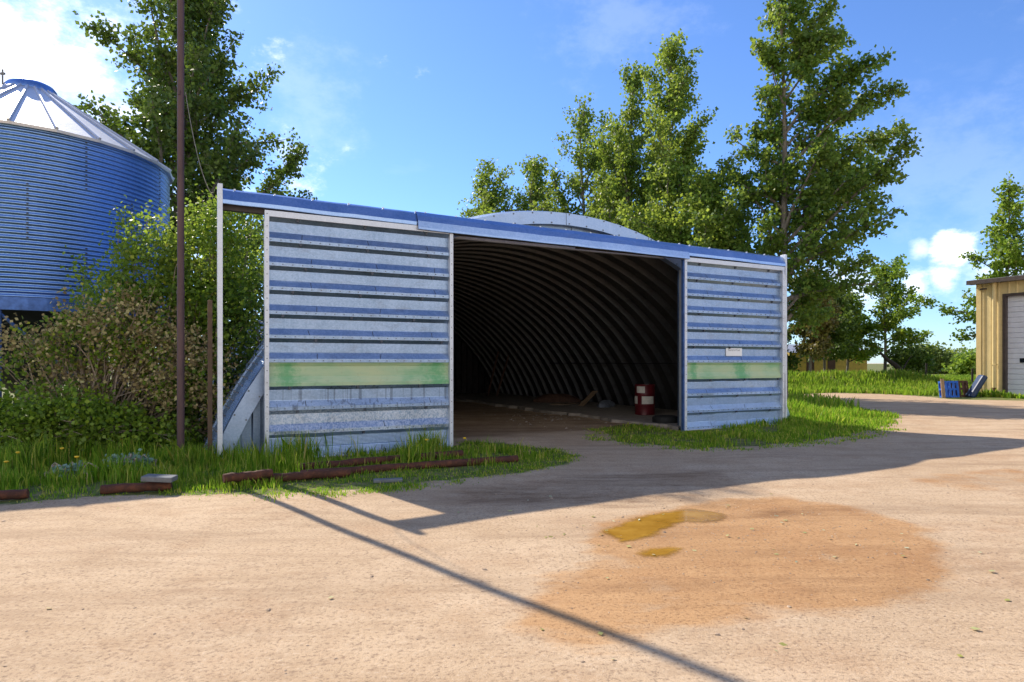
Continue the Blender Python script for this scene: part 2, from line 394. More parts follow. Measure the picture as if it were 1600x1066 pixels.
for (px, py, rad, soft, amp, lift) in [(1435, 448, 1.7, 1.0, .8, 1.0), (1472, 440, 1.6, 1.0, .8, 1.0), (1330, 445, 3.4, 1.0, .5, 1.0), (1484, 390, 1.6, .8, .85, 1), (1437, 390, 1.0, 1, .5, 1), (1560, 470, 4, 1.0, .5, 1),
                                     (10, 170, 7, 1.0, .5, 1.0), (100, 120, 6, 1.0, .4, 1.0), (-250, 250, 25, 1, .9, 1), (490, 155, 5, 1.0, .11, 1), (960, 5, 6, 1, .09, 1), (1500, 250, 8, 1, .08, 1)]:
    dist = W.n('VectorMath', {0: nrm, 1: pxdir(px, py)}, operation='DISTANCE').outputs['Value']
    q = W.math('DIVIDE', dist, 2 * math.sin(R_(rad) / 2))
    q = W.math('ADD', q, W.math('MULTIPLY', W.math('SUBTRACT', warp, .5), 3.4))
    mm = W.n('MapRange', {'Value': q, 1: 1.0, 2: 1.0 - soft, 3: 0.0, 4: amp}, interpolation_type='SMOOTHSTEP').outputs[0]
    total = mm if total is None else W.math('MAXIMUM', total, mm)
wisps = W.ramp(fluff, [(.62, 0), (.9, .10)])
total = W.math('MAXIMUM', total, wisps)
tint = W.mix(1.0, sky.outputs[0], (.66, .84, 1.14), 'MULTIPLY')
cl = W.mix(total, tint, (9.0, 9.3, 9.6))
# added bank of pale cloud, unseen behind the camera, to fill the shade
bk = W.n('MapRange', {'Value': sep.outputs[1], 1: .05, 2: -.55, 3: 0.0, 4: 1.0}, interpolation_type='SMOOTHSTEP').outputs[0]
be = W.n('MapRange', {'Value': sep.outputs[2], 1: .74, 2: .38, 3: 0.0, 4: 1.0}, interpolation_type='SMOOTHSTEP').outputs[0]
bank = W.math('MULTIPLY', W.math('MULTIPLY', bk, be), W.ramp(fluff, [(.35, .55), (.6, 1)]))
cl = W.mix(W.math('MULTIPLY', bank, .9), cl, (9.9, 9.1, 7.9))
bg = W.n('Background', {'Color': cl, 'Strength': 0.115})
wo = W.n('OutputWorld'); W.l(bg.outputs[0], wo.inputs[0])

sd = bpy.data.lights.new('sun', 'SUN'); sd.energy = 4.3; sd.angle = R_(0.53); sd.color = (1.0, .90, .76)
so = bpy.data.objects.new('sun', sd); COL.objects.link(so)
sv = Vector((math.sin(SUN_AZ) * math.cos(SUN_EL), math.cos(SUN_AZ) * math.cos(SUN_EL), math.sin(SUN_EL)))
so.rotation_euler = sv.to_track_quat('Z', 'Y').to_euler(); so.location = sv * 60

cd = bpy.data.cameras.new('camera'); cam = bpy.data.objects.new('camera', cd); COL.objects.link(cam)
cd.sensor_width = 36; cd.lens = 36 * F / 1600; cd.shift_y = (HOR - 533) / 1600; cd.clip_end = 2000; cd.clip_start = .05
cam.location = (0, 0, CAM_H); cam.rotation_euler = (R_(90), 0, 0)
scene.camera = cam
scene.view_settings.view_transform = 'Standard'; scene.view_settings.look = 'None'
scene.view_settings.exposure = 0.75; scene.view_settings.gamma = 1.0
scene.render.engine = 'CYCLES'
scene.cycles.use_denoising = True
scene.cycles.max_bounces = 7; scene.cycles.diffuse_bounces = 4; scene.cycles.transmission_bounces = 4

# ------------------------------------------------------------------ ground
pl = lambda L: np.array([at(*p)[:2] for p in L])
G1_edge = [(-420, 815), (-150, 796), (0, 784), (150, 771), (300, 768), (420, 771), (480, 768), (560, 764), (640, 757), (740, 747), (820, 737), (880, 724), (905, 712), (865, 702), (790, 693), (725, 690)]
G1 = np.vstack([pl(G1_edge), pl([(705, 699), (413, 719), (330, 719)]), np.array([[-13.6, 27.0], [-60, 60], [-60, 8]])])
G2 = pl([(940, 668), (965, 692), (1040, 698), (1100, 703), (1180, 699), (1260, 692), (1330, 682), (1395, 664), (1400, 654), (1380, 647), (1320, 640), (1265, 633), (1232, 629), (1222, 640), (1228, 663), (1150, 670), (1068, 676), (1020, 668), (985, 664)])
G3 = np.vstack([pl([(1170, 620), (1240, 619), (1300, 616), (1420, 621), (1490, 627), (1530, 628), (1700, 632)]), np.array([[70, 24], [400, 100], [400, 600], [-300, 600], [-300, 60], [-13.5, 40], [6, 36]])])
G4 = np.array([[8.6, 19.0], [-.2, 34.8], [-2, 40], [6, 40], [12.2, 31], [12.6, 25], [10.8, 19.6]])
WET = pl([(945, 815), (1100, 783), (1220, 778), (1330, 795), (1420, 820), (1478, 862), (1492, 900), (1450, 938), (1330, 962), (1180, 950), (1050, 905), (960, 872), (915, 845)])
WET2 = pl([(800, 975), (850, 905), (930, 870), (1080, 915), (1180, 945), (1140, 985), (960, 1010), (850, 1005)])
WET3 = pl([(1395, 752), (1500, 738), (1600, 735), (1640, 760), (1500, 770)])
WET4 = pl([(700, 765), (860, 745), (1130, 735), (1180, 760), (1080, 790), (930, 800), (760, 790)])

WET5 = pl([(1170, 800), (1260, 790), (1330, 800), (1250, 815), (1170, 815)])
s2w_ = lambda x, y: (1.39 + x * .8882 - y * .4594, 13.53 + x * .4594 + y * .8882)
gx = np.concatenate([np.linspace(-500, -60, 12), np.linspace(-55, -16, 40), np.arange(-15.5, 14, .11), np.linspace(14.2, 30, 60), np.linspace(31, 60, 30), np.linspace(70, 600, 16)])
gy = np.concatenate([np.linspace(-60, 1, 12), np.arange(1.6, 20, .11), np.linspace(20.2, 45, 110), np.linspace(46, 110, 50), np.linspace(120, 900, 16)])
X, Y = np.meshgrid(gx, gy, indexing='ij')
Z = gz(X, Y)
gm = MB(); gm.grid(np.stack([X, Y, Z], -1))
ground = gm.build('ground', M['ground'], smooth=True)
tag(ground, 'tan packed dirt yard and driveway reaching out to the fields', 'ground', kind='structure')
def blur(a, it=2):
    for _ in range(it):
        a = (a + np.roll(a, 1, 0) + np.roll(a, -1, 0) + np.roll(a, 1, 1) + np.roll(a, -1, 1)) / 5
    return a
ga = blur((in_poly(G1, X, Y) | in_poly(G2, X, Y) | in_poly(G3, X, Y) | in_poly(G4, X, Y)).astype(float), 3)
far_left = (X < -17) & (Y > 8); ga[far_left] = 1
wa = blur(np.maximum.reduce([in_poly(WET, X, Y) * 1.0, in_poly(WET2, X, Y) * .85, in_poly(WET3, X, Y) * .5]), 4)
shedfloor = np.array([s2w_(-6.5, 1.2), s2w_(2.8, 1.2), s2w_(2.8, 18), s2w_(-6.5, 18)])  # floor colour darkened here for the shade inside the shed
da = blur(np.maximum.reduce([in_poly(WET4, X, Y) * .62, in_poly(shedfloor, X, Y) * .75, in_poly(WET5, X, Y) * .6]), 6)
for nm, arr in (('grass', ga), ('wet', wa), ('damp_shade', da)):
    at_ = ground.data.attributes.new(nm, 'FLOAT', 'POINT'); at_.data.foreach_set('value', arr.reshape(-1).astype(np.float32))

def flat_poly(name, P, z, mat):
    st = .022
    x0, y0 = P.min(0) - .06; x1, y1 = P.max(0) + .06
    ax = np.arange(x0, x1, st); ay = np.arange(y0, y1, st)
    GX, GY = np.meshgrid(ax, ay, indexing='ij')
    dd = seg_dist(np.vstack([P, P[:1]]), GX.ravel(), GY.ravel()).reshape(GX.shape)
    sd = np.where(in_poly(P, GX, GY), dd, -dd)
    keep = sd > -.05
    idx = -np.ones(GX.shape, int); idx[keep] = np.arange(keep.sum())
    q = np.stack([idx[:-1, :-1], idx[1:, :-1], idx[1:, 1:], idx[:-1, 1:]], -1).reshape(-1, 4); q = q[(q >= 0).all(1)]
    m = MB(); m.add(np.stack([GX[keep], GY[keep], np.full(keep.sum(), z)], -1), q.tolist())
    o = m.build(name, mat)
    A_ = o.data.attributes.new('depth', 'FLOAT', 'POINT'); A_.data.foreach_set('value', sd[keep].astype(np.float32))
    return o
def smooth_closed(P, k=2):
    P = np.asarray(P, float)
    for _ in range(k):
        Q = np.empty((2 * len(P), 2)); N_ = np.roll(P, -1, 0)
        Q[0::2] = .75 * P + .25 * N_; Q[1::2] = .25 * P + .75 * N_; P = Q
    return P
z5 = lambda L: pl([(860 + x / 2.5, 740 + y / 2.5) for x, y in L])
rngp = np.random.default_rng(5)
def wob(P, a): return P + rngp.normal(0, a, P.shape)
p1 = wob(smooth_closed(z5([(178, 228), (215, 212), (262, 205), (300, 180), (380, 158), (450, 150), (520, 138), (630, 135), (700, 160), (690, 190), (600, 197), (540, 192), (500, 205), (440, 225), (420, 245), (340, 268), (270, 275), (235, 250)]), 3), .012)
tag(flat_poly('puddle', p1, .006, M['puddle']), 'larger muddy amber puddle in the dirt before the shed', 'puddle', kind='structure')
p2 = wob(smooth_closed(z5([(300, 318), (345, 303), (400, 288), (500, 286), (530, 300), (480, 326), (400, 334)]), 3), .01)
tag(flat_poly('puddle', p2, .006, M['puddle']), 'small amber puddle on the near side of the larger one', 'puddle', kind='structure')

# ------------------------------------------------------------------ grass
def blades(name, poly, n, hfun, label, mat, seed, width=.006, box=None, keep=None, lean=.28):
    rng = np.random.default_rng(seed)
    x0, y0 = poly.min(0); x1, y1 = poly.max(0)
    if box: x0, x1, y0, y1 = max(x0, box[0]), min(x1, box[1]), max(y0, box[2]), min(y1, box[3])
    xs, ys = [], []; tot = 0
    while tot < n:
        x = rng.uniform(x0, x1, n); y = rng.uniform(y0, y1, n)
        k = in_poly(poly, x, y)
        if keep is not None: k &= rng.random(n) < keep(x, y)
        xs.append(x[k]); ys.append(y[k]); tot += k.sum()
        if tot == 0: break
    x = np.concatenate(xs)[:n]; y = np.concatenate(ys)[:n]; n = len(x)
    h = hfun(x, y) * rng.uniform(.45, 1.25, n)
    x = x + rng.normal(0, .09, n); y = y + rng.normal(0, .09, n)
    az = rng.uniform(0, 2 * PI, n); ln = rng.normal(0, lean, n) * h
    w = width * rng.uniform(.7, 1.5, n) * np.clip(np.hypot(x, y) / 9, 1, 4)
    dx, dy = np.cos(az), np.sin(az)
    fa = rng.uniform(0, 2 * PI, n); sx, sy = np.cos(fa) * w, np.sin(fa) * w
    z = gz(x, y) - .01
    P0 = np.stack([x - sx, y - sy, z], -1); P1 = np.stack([x + sx, y + sy, z], -1)
    mx, my, mz = x + dx * ln * .35, y + dy * ln * .35, z + h * .6
    P2 = np.stack([mx + sx * .7, my + sy * .7, mz], -1); P3 = np.stack([mx - sx * .7, my - sy * .7, mz], -1)
    T = np.stack([x + dx * ln, y + dy * ln, z + h * (1 - .25 * np.minimum(1, (ln / h) ** 2))], -1)
    V = np.stack([P0, P1, P2, T, P3], 1)
    o = poly_mesh(name, V, 5, mat)
    return tag(o, label, 'grass', kind='stuff')

eL = pl(G1_edge)
def h1(x, y):
    d = seg_dist(eL, x, y); cl = vnoise(x, y, .55, 3); c2 = vnoise(x, y, .22, 9)
    hh = .05 + .46 * np.clip((d - .05) / 1.3, 0, 1) * (.25 + 1.5 * cl * c2 * 1.4)
    hh = hh * np.where(x > -3.1, .27 + .5 * np.clip((c2 - .72) * 4, 0, 1), np.where(x < -4.6, .58, .7))
    return np.clip(hh, .03, .5)
blades('grass', G1, 42000, h1, 'tall green grass and weeds along the shed door and below the shrubs', M['grass'], 11, .0055, (-9.5, 2.5, 6.2, 14.5),
       lambda x, y: np.clip(vnoise(x, y, .35, 21) * 2.0 - .35, .03, 1) * np.clip(1.2 - (y - 10) * .14, .12, 1))
def h2(x, y):
    return .05 + .20 * vnoise(x, y, .7, 4) ** 2 * np.clip((x - 1.5) / 3.5, .35, 1) + .38 * np.exp(-(((x - 7.7) / 1.4) ** 2 + ((y - 19.2) / 2.2) ** 2))
blades('grass', G2, 26000, h2, 'short lush grass in front of and beside the right hand shed door', M['grass'], 12, .006, None,
       lambda x, y: np.clip(vnoise(x, y, .5, 22) * 1.9 - .3, .04, 1) * np.clip((x - .5) / 4, .3, 1))
blades('grass', np.vstack([pl(G1_edge[5:]), pl([(720, 800), (430, 800)])]), 2600, lambda x, y: np.full(x.shape, .05), 'stray short grass tufts creeping onto the dirt by the shed', M['grass'], 13, .006, None,
       lambda x, y: (seg_dist(eL, x, y) < .35) * np.clip(vnoise(x, y, .2, 7) * 3 - 1.6, 0, 1))
G2o = np.vstack([G2[:11], pl([(1420, 672), (1340, 700), (1180, 716), (1040, 715), (920, 700), (900, 672)])])
blades('grass', G2o, 2200, lambda x, y: np.full(x.shape, .055), 'thin stray grass at the ragged edge of the right hand patch', M['grass'], 23, .006, None,
       lambda x, y: (seg_dist(G2[:10], x, y) < .5) * np.clip(vnoise(x, y, .25, 7) * 3 - 1.5, 0, 1))
def h3(x, y):
    return .10 + .28 * vnoise(x, y, 1.5, 6) + .12 * np.exp(-((y - 39) / 4) ** 2)
blades('grass', G3, 90000, h3, 'bright green meadow grass on the bank beyond the yard', M['grass_far'], 14, .010, (9, 46, 29, 62),
       lambda x, y: np.clip(1.25 - (y - 36) / 34, .25, 1) * np.clip(vnoise(x, y, .8, 33) * 1.5, .1, 1))
blades('grass', np.array([[20.9, 28.6], [25.6, 19.6], [25.0, 19.3], [20.2, 28.3]]), 2600, lambda x, y: .08 + .3 * vnoise(x, y, .5, 8), 'weedy grass along the foot of the tan workshop wall', M['grass'], 15, .008)
blades('grass', G4, 16000, lambda x, y: .12 + .35 * vnoise(x, y, .9, 8), 'rough grass strip below the poplars beside the shed', M['grass'], 16, .009)

# ------------------------------------------------------------------ arch shed
TH = math.atan2(.4594, .8882)
OX, OY = 1.39, 13.53
shed = empty('arch_shed', (OX, OY, 0), TH, 'long galvanised steel arch shed with open sliding doors and a dark interior', 'shed')
ca, sa = math.cos(TH), math.sin(TH)
def s2w(x, y, z=0.0): return np.array([OX + x * ca - y * sa, OY + x * sa + y * ca, z])
AR, AC = 7.5, -2.66                                     # arch radius, centre height
def arc_x(z, R): return math.sqrt(R * R - (z - AC) ** 2)
# corrugated shell
m = MB()
y = 1.02; prof = [(.44, 7.49), (.62, 7.56), (.98, 7.60)]
pitch = .64
while y < 18.6:
    for dy, r in ((0, .22), (.14, .22), (.22, -.03), (.54, -.03)):
        prof.append((y + dy, 7.36 + r))
    y += pitch
prof = np.array(prof)
th0 = math.asin((-.12 - AC) / 7.36)
ths = np.linspace(th0, PI - th0, 120)
V = np.stack([prof[:, 1][:, None] * np.cos(ths), np.repeat(prof[:, 0][:, None], len(ths), 1), AC + prof[:, 1][:, None] * np.sin(ths)], -1)
m.grid(V)
nshell = m.n
for yy in (.62, .80, .97, 1.14, 1.78):
    for a in np.linspace(PI - th0 - .01, PI - 1.0, 34):
        rr = 7.575 if yy < .7 else 7.60; c = np.array([rr * math.cos(a), yy, AC + rr * math.sin(a)])
        m.box(c[0] - .012, c[0] + .012, yy - .012, yy + .012, c[2] - .012, c[2] + .012, 1)
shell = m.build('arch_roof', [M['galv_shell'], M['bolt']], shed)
uv = shell.data.uv_layers.new(name='UVMap')
vi = np.zeros(len(shell.data.loops), np.int32); shell.data.loops.foreach_get('vertex_index', vi)
nb = m.n - nshell
arcu = np.concatenate([np.tile(ths, len(prof)) * 7.36, np.zeros(nb)])[vi]; yu = np.concatenate([np.repeat(prof[:, 0], len(ths)), np.zeros(nb)])[vi]
uv.data.foreach_set('uv', np.stack([arcu, yu], -1).reshape(-1).astype(np.float32))
# end flange
m = MB()
tf = np.linspace(math.asin((-.1 - AC) / AR), PI - math.asin((-.1 - AC) / AR), 41)
ring = lambda R, yy: np.stack([R * np.cos(tf), np.full(tf.shape, yy), AC + R * np.sin(tf)], -1)
m.grid(np.stack([ring(7.485, .52), ring(7.485, .33), ring(7.23, .33), ring(7.23, .52)]))
for i in range(2, 40, 1):
    for R in (7.46, 7.26):
        a = tf[i]; c = np.array([R * math.cos(a), .327, AC + R * math.sin(a)])
        m.box(c[0] - .013, c[0] + .013, .318, .331, c[2] - .013, c[2] + .013, 1)
for i in (5, 10, 15, 20, 25, 30, 35):
    a = tf[i] + .01
    P = [np.array([R * math.cos(a + da), .3275, AC + R * math.sin(a + da)]) for R, da in ((7.22, 0), (7.5, 0), (7.5, .0016), (7.22, .0016))]
    m.add(P, [(0, 1, 2, 3)], 2)
m.build('end_flange', [M['galv_flange'], M['bolt'], M['seam']], shed)
# gable panels
def vert_corr(m, x0, x1, y0, zb, ztop, pitch=.32, dep=.10):
    xs, ys = [], []; x = x0
    while x < x1:
        for dx, dy in ((0, 0), (.12, 0), (.14, dep), (.30, dep)):
            xs.append(min(x + dx, x1)); ys.append(y0 + dy)
        x += pitch
    xs = np.array(xs); ys = np.array(ys); zt = np.array([ztop(q) for q in xs])
    m.grid(np.stack([np.stack([xs, ys, np.minimum(np.full(len(xs), zb), zt)], -1), np.stack([xs, ys, zt], -1)]))
M['back_shade'] = simple('shade_dark_back_wall', (.035, .032, .032), .7, .3)  # near-black colour paints the deep shade at the shed's far end
topf = lambda q: AC + math.sqrt(max(0, 7.42 ** 2 - q * q)) if abs(q) < 7.4 else -.1
m = MB()
vert_corr(m, -6.98, -2.95, .53, -.1, lambda q: min(4.10, topf(q)))
m.build('front_wall', M['galv_end'], shed); m = MB()
vert_corr(m, 3.22, 6.98, .53, -.1, lambda q: min(4.10, topf(q)))
m.build('front_wall', M['galv_end'], shed)
m = MB()
xs = np.linspace(-3.0, 3.0, 24)
m.grid(np.stack([np.stack([xs, np.full(24, .49), np.full(24, 4.10)], -1), np.stack([xs, np.full(24, .49), [max(4.10, topf(q)) for q in xs]], -1)]))
for q in (-1.5, .15, 1.6):
    m.box(q, q + .012, .482, .488, 4.1, topf(q) - .06, 1)
m.build('gable_panel', [M['galv_end'], M['seam']], shed)
m = MB(); vert_corr(m, -7.1, 7.1, 18.3, -.1, lambda q: AC + math.sqrt(max(0, 7.52 ** 2 - q * q))); m.build('back_wall', M['back_shade'], shed)
# opening jamb angles
m = MB()
m.box(-2.99, -2.91, .36, .46, -.05, 4.12); m.box(3.2, 3.27, .36, .46, -.05, 3.9)
m.box(-2.91, 2.80, .37, .46, 4.06, 4.13)
m.build('opening_frame', M['galv_frame'], shed)
# hood over the door track: extruded profile
def hood(name, x0, x1, prof, mat, seg=12, bolts=True):
    m = MB(); prof = np.array(prof)
    xs = np.linspace(x0, x1, seg)
    rng = np.random.default_rng(int(abs(x0) * 100))
    V = []
    for x in xs:
        dz = -.0085 * (x + 6.87) + rng.normal(0, .0025); dy = rng.normal(0, .003)
        V.append(np.stack([np.full(len(prof), x), prof[:, 0] + dy, prof[:, 1] + dz], -1))
    V = np.stack(V); m.grid(V)
    V2 = V.copy(); V2[:, :, 1] += .004; V2[:, :, 2] -= .004; m.grid(V2[:, ::-1])
    if bolts:
        for x in np.arange(x0 + .2, x1, .62):
            dz = -.0085 * (x + 6.87); q = prof[0]
            m.box(x - .014, x + .014, q[0] - .04, q[0] - .01, q[1] + dz - .02, q[1] + dz + .008, 1)
    return m.build(name, [mat, M['galv_frame']], shed)
hoodA = [(.05, 4.44), (-.02, 4.40), (-.11, 4.23), (-.112, 4.17), (-.09, 4.165)]
hood('track_hood', -6.87, -3.56, hoodA, M['galv_hood'])
hood('track_hood', 2.93, 6.22, hoodA, M['galv_hood'])
hood('door_header', -3.58, 2.97, [(.055, 4.45), (.0, 4.43), (-.08, 4.35), (-.135, 4.24), (-.16, 4.12), (-.165, 4.085), (-.14, 4.08)], M['galv_hood'], 16)
m = MB()
for x0, x1 in ((-6.87, -3.5), (-3.5, 0), (0, 3.2), (3.2, 6.2)):
    dz = -.0085 * ((x0 + x1) / 2 + 6.87)
    m.box(x0 + .001, x1 - .001, .0, .10, 4.10 + dz, 4.36 + dz)
m.build('door_track', M['track'], shed)
m = MB(); m.box(-6.93, -6.855, -.13, .06, -.12, 4.475); m.build('track_post', M['galv_frame'], shed, bevel=.004)
m = MB(); m.box(6.225, 6.285, -.10, .06, -.02, 4.36); m.build('track_post', M['galv_frame'], shed, bevel=.004)

# sliding doors
def row_profile(zt, h, dep=.058):
    s = h / .41
    return [(-dep, zt), (-.005, zt - .062 * s), (0, zt - .068 * s), (0, zt - .240 * s), (-.008, zt - .256 * s), (-dep, zt - .35 * s), (-dep, zt - h)]
def sliding_door(x0, x1, zb, zt, tops, label, seed, rowmats):
    rng = np.random.default_rng(seed)
    nr = 10; h = (zt - .10 - (zb + .02)) / nr
    xa, xb = x0 + .07, x1 - .07
    p = MB(); sk = MB()
    nx = 46
    xs = np.linspace(xa, xb, nx)
    for r in range(nr):
        z = zt - .10 - r * h
        pr = np.array(row_profile(z, h, 0.058 if r != 6 else .045))
        amp = (.002 if r < 7 else (.007 if r < 9 else .010))
        V = np.zeros((nx, len(pr), 3))
        for j, (yy, zz) in enumerate(pr):
            edge = 0 if j in (0, len(pr) - 1) else 1
            wv = (vnoise(xs, np.full(nx, r * 3.1 + j * .35), .45, seed) - .5) * 2 * amp
            V[:, j, 0] = xs; V[:, j, 1] = yy - .01 + wv; V[:, j, 2] = zz + edge * wv * .6
        if r == 6: sk.grid(V)
        else: p.grid(V, rowmats[r])
        if r == 6: continue
        # sheet laps and bolts
        for q in np.arange(xa + rng.uniform(.5, .9), xb - .2, 1.12):
            c0, c1 = np.array([q, pr[4][0] - .013, pr[4][1]]), np.array([q + rng.uniform(-.03, .03), pr[5][0] - .013, pr[5][1]])
            dvec = np.array([.011, 0, 0])
            p.add([c0, c0 + dvec, c1 + dvec, c1], [(0, 1, 2, 3)], 4)
        for q in np.arange(xa + rng.uniform(.02, .12), xb, .16):
            zz = pr[6][1] + .03
            p.box(q - .008, q + .008, pr[6][0] - .02, pr[6][0] - .009, zz - .008, zz + .008, 5)
        for q in np.arange(xa + rng.uniform(.2, .8), xb, 1.15):
            zz = pr[0][1] - .02
            p.box(q - .022, q + .022, -.07, -.03, zz - .03, zz + .02, 4)
    door = p.build('sliding_door', [M['galv'], M['galv_drip'], M['galv_speck'], M['galv_low'], M['seam'], M['bolt']], shed)
    tag(door, label)
    b = sk.build('skylight_strip', M['skylight'], door)
    for q in np.arange(xa, xb, .13): pass
    f = MB()
    f.box(x0, xa, -.105, .03, zb, zt); f.box(xb, x1, -.105, .03, zb, zt)
    f.box(xa, xb, -.108, .028, zt - .10, zt); f.box(xa, xb, -.10, .028, zb, zb + .02)
    for xx in (x0 + .035, x1 - .035):
        for q in np.arange(zb + .1, zt, .2): f.box(xx - .008, xx + .008, -.111, -.106, q - .008, q + .008, 1)
    f.build('door_frame', [M['galv_frame'], M['bolt']], door, bevel=.004)
    return door, h
dl, hl = sliding_door(-6.22, -2.87, -.03, 4.13, None, 'left sliding door with a flaking lower panel and wide green strip', 3, [0, 0, 0, 0, 0, 0, 0, 1, 2, 3])
dr, hr = sliding_door(2.87, 6.19, .03, 4.04, None, 'right sliding door carrying a small white sign', 8, [0, 0, 0, 0, 0, 0, 0, 0, 3, 3])
# the side plate of the right door
m = MB(); m.box(2.845, 2.868, -.09, -.01, .0, 3.98); m.build('edge_channel', M['beam'], dr)
# sign on the right door
zs = 4.04 - .10 - 5 * hr - .135
m = MB(); sx = 2.87 + 1.37
m.box(sx, sx + .53, -.030, -.016, zs - .095, zs + .095, 0)
tc = bpy.data.curves.new('sign_text', 'FONT'); tc.body = 'General Fuel'; tc.size = .075; tc.align_x = 'CENTER'
to = bpy.data.objects.new('sign_text', tc); COL.objects.link(to)
dg = bpy.context.evaluated_depsgraph_get(); tm = bpy.data.meshes.new_from_object(to.evaluated_get(dg))
tv = np.array([v.co[:] for v in tm.vertices]); tf_ = [tuple(p.vertices) for p in tm.polygons]
bpy.data.objects.remove(to); bpy.data.curves.remove(tc); bpy.data.meshes.remove(tm)
if len(tv): m.add(np.stack([sx + .265 + tv[:, 0], np.full(len(tv), -.0325), zs + .028 + tv[:, 1]], -1), tf_, 1)
tag(m.build('door_sign', [M['sign'], M['ink']], dr), 'small white rectangular sign')
# conduit along the inside of the right slope
m = MB(); xz = arc_x(1.58, 7.24) - .03
m.tube([(xz, q, 1.58 + .01 * math.sin(q * 2)) for q in np.linspace(.7, 11, 14)], .016, 6)
m.build('wall_conduit', M['cable'], shed)

# concrete strip inside
m = MB()
ys_ = np.linspace(.2, 17.8, 60); rg = np.random.default_rng(4)
ed = 2.93 + rg.normal(0, .06, 60) + .1 * np.sin(ys_ * 1.7)
x2 = np.full(60, 6.6)
pt = lambda xx, zz: np.stack([xx, ys_, np.full(60, zz)], -1)
m.grid(np.stack([pt(ed, -.06), pt(ed + .03, .085), pt((ed + x2) / 2, .095), pt(x2, .09)]))
fl = m.build('concrete_floor', M['concrete']); fl.location = (OX, OY, 0); fl.rotation_euler = (0, 0, TH)
tag(fl, 'broken edged concrete strip along the inside right wall of the shed', 'floor', kind='structure')

# ------------------------------------------------------------------ things in the shed
p = s2w(4.54, 3.39, .09)
dm = empty('oil_drum', p, .6, 'dark red steel drum with white paper labels standing inside the shed', 'drum')
m = MB()
pf = [(0, .0), (.275, .0), (.29, .012), (.287, .03)]
for zc in (.29, .58): pf += [(.284, zc - .03), (.298, zc), (.284, zc + .03)]
pf += [(.287, .85), (.292, .868), (.285, .88), (.272, .878), (.27, .86), (0, .86)]
m.lathe(pf, 40); m.build('drum_body', M['red'], dm, smooth=True)
def lab(a0, a1, z0, z1):
    q = MB(); a = np.linspace(a0, a1, 14)
    q.grid(np.stack([np.stack([.2895 * np.cos(a), .2895 * np.sin(a), np.full(14, z)], -1) for z in (z0, z1)])); q.build('paper_label', M['whitelabel'], dm, smooth=True)
base_a = -PI / 2 - .6 - .15
lab(base_a - .95, base_a - .05, .64, .83); lab(base_a - .35, base_a + .95, .325, .545); lab(base_a - 1.6, base_a - .85, .325, .545)
m = MB(); m.lathe([(.0, .862), (.05, .862), (.05, .885), (0, .885)], 12, c=(.15, .05)); m.build('bung', M['hub'], dm)

tp = at(1040, 662, .05)
ty = empty('tyre', (tp[0], tp[1], .03), .3, 'black tyre lying flat inside the shed beside the right door', 'tyre')
m = MB(); a = np.linspace(0, 2 * PI, 25)
m.lathe([(.19 + .0, .05), (.21, .02), (.27, .0), (.32, .02), (.335, .06), (.335, .16), (.32, .2), (.27, .22), (.21, .2), (.19, .17), (.19, .05)], 36); m.build('tread', M['rubber'], ty, smooth=True)
m = MB(); m.lathe([(0, .10), (.10, .10), (.12, .14), (.19, .16)], 30); m.build('rim', M['hub'], ty, smooth=True)

def lump(name, loc, size, mat, label, cat, seed, group=None, rz=0):
    rng = np.random.default_rng(seed); m = MB()
    a = np.linspace(0, 2 * PI, 19); t = np.linspace(0, PI / 2, 7)
    ph = rng.uniform(0, 6, 6)
    V = np.zeros((7, 19, 3))
    for i, tt in enumerate(t):
        for j, aa in enumerate(a):
            r = 1 + .22 * math.sin(2 * aa + ph[0]) + .16 * math.sin(3 * aa + ph[1] + 3 * tt) + .1 * math.sin(5 * aa + ph[2] - 4 * tt)
            V[i, j] = (size[0] * r * math.cos(aa) * math.cos(tt), size[1] * r * math.sin(aa) * math.cos(tt), size[2] * math.sin(tt) * (1 + .25 * math.sin(3 * aa + ph[3])*math.cos(tt)))
    m.grid(V); o = m.build(name, mat, smooth=True); o.location = loc; o.rotation_euler = (0, 0, rz)
    return tag(o, label, cat, group)
lump('rag_heap', s2w(5.3, 9.6, .09), (.75, .4, .32), M['brownwood'], 'heap of brown rags and scrap against the inside right wall', 'scrap heap', 2)
lump('sack', s2w(5.45, 6.6, .09), (.42, .25, .24), M['bag'], 'grey blue sack slumped on the concrete behind the drum', 'sack', 3, rz=.8)
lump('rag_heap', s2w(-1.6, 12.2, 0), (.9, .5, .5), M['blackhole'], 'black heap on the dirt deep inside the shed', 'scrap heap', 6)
m = MB(); m.box(-.55, .55, -.11, .11, -.012, .012)
o = m.build('plank', M['wood']); o.location = s2w(5.3, 7.5, .30); o.rotation_euler = (0, -.55, TH + .3); tag(o, 'pale short plank tilted up on the scrap inside the shed', 'plank')
m = MB(); m.box(-.5, .5, -.3, .3, 0, .03)
o = m.build('cardboard_sheet', M['cardboard']); o.location = s2w(4.9, 8.4, .095); o.rotation_euler = (0, 0, TH + .5); tag(o, 'flattened brown cardboard on the concrete beside the plank', 'cardboard')
for i, (xx, yy, tl) in enumerate(((5.2, 14.6, .32), (4.9, 14.9, .26))):
    m = MB(); m.box(-.035, .035, -.02, .02, 0, 2.1)
    o = m.build('timber', M['brownwood']); o.location = s2w(xx, yy, .09); o.rotation_euler = (0, tl, TH)
    tag(o, ('longer leaning timber against the far inside right wall', 'steeper timber standing left of the other leaning one')[i], 'timber', 'timbers leaning inside the shed')

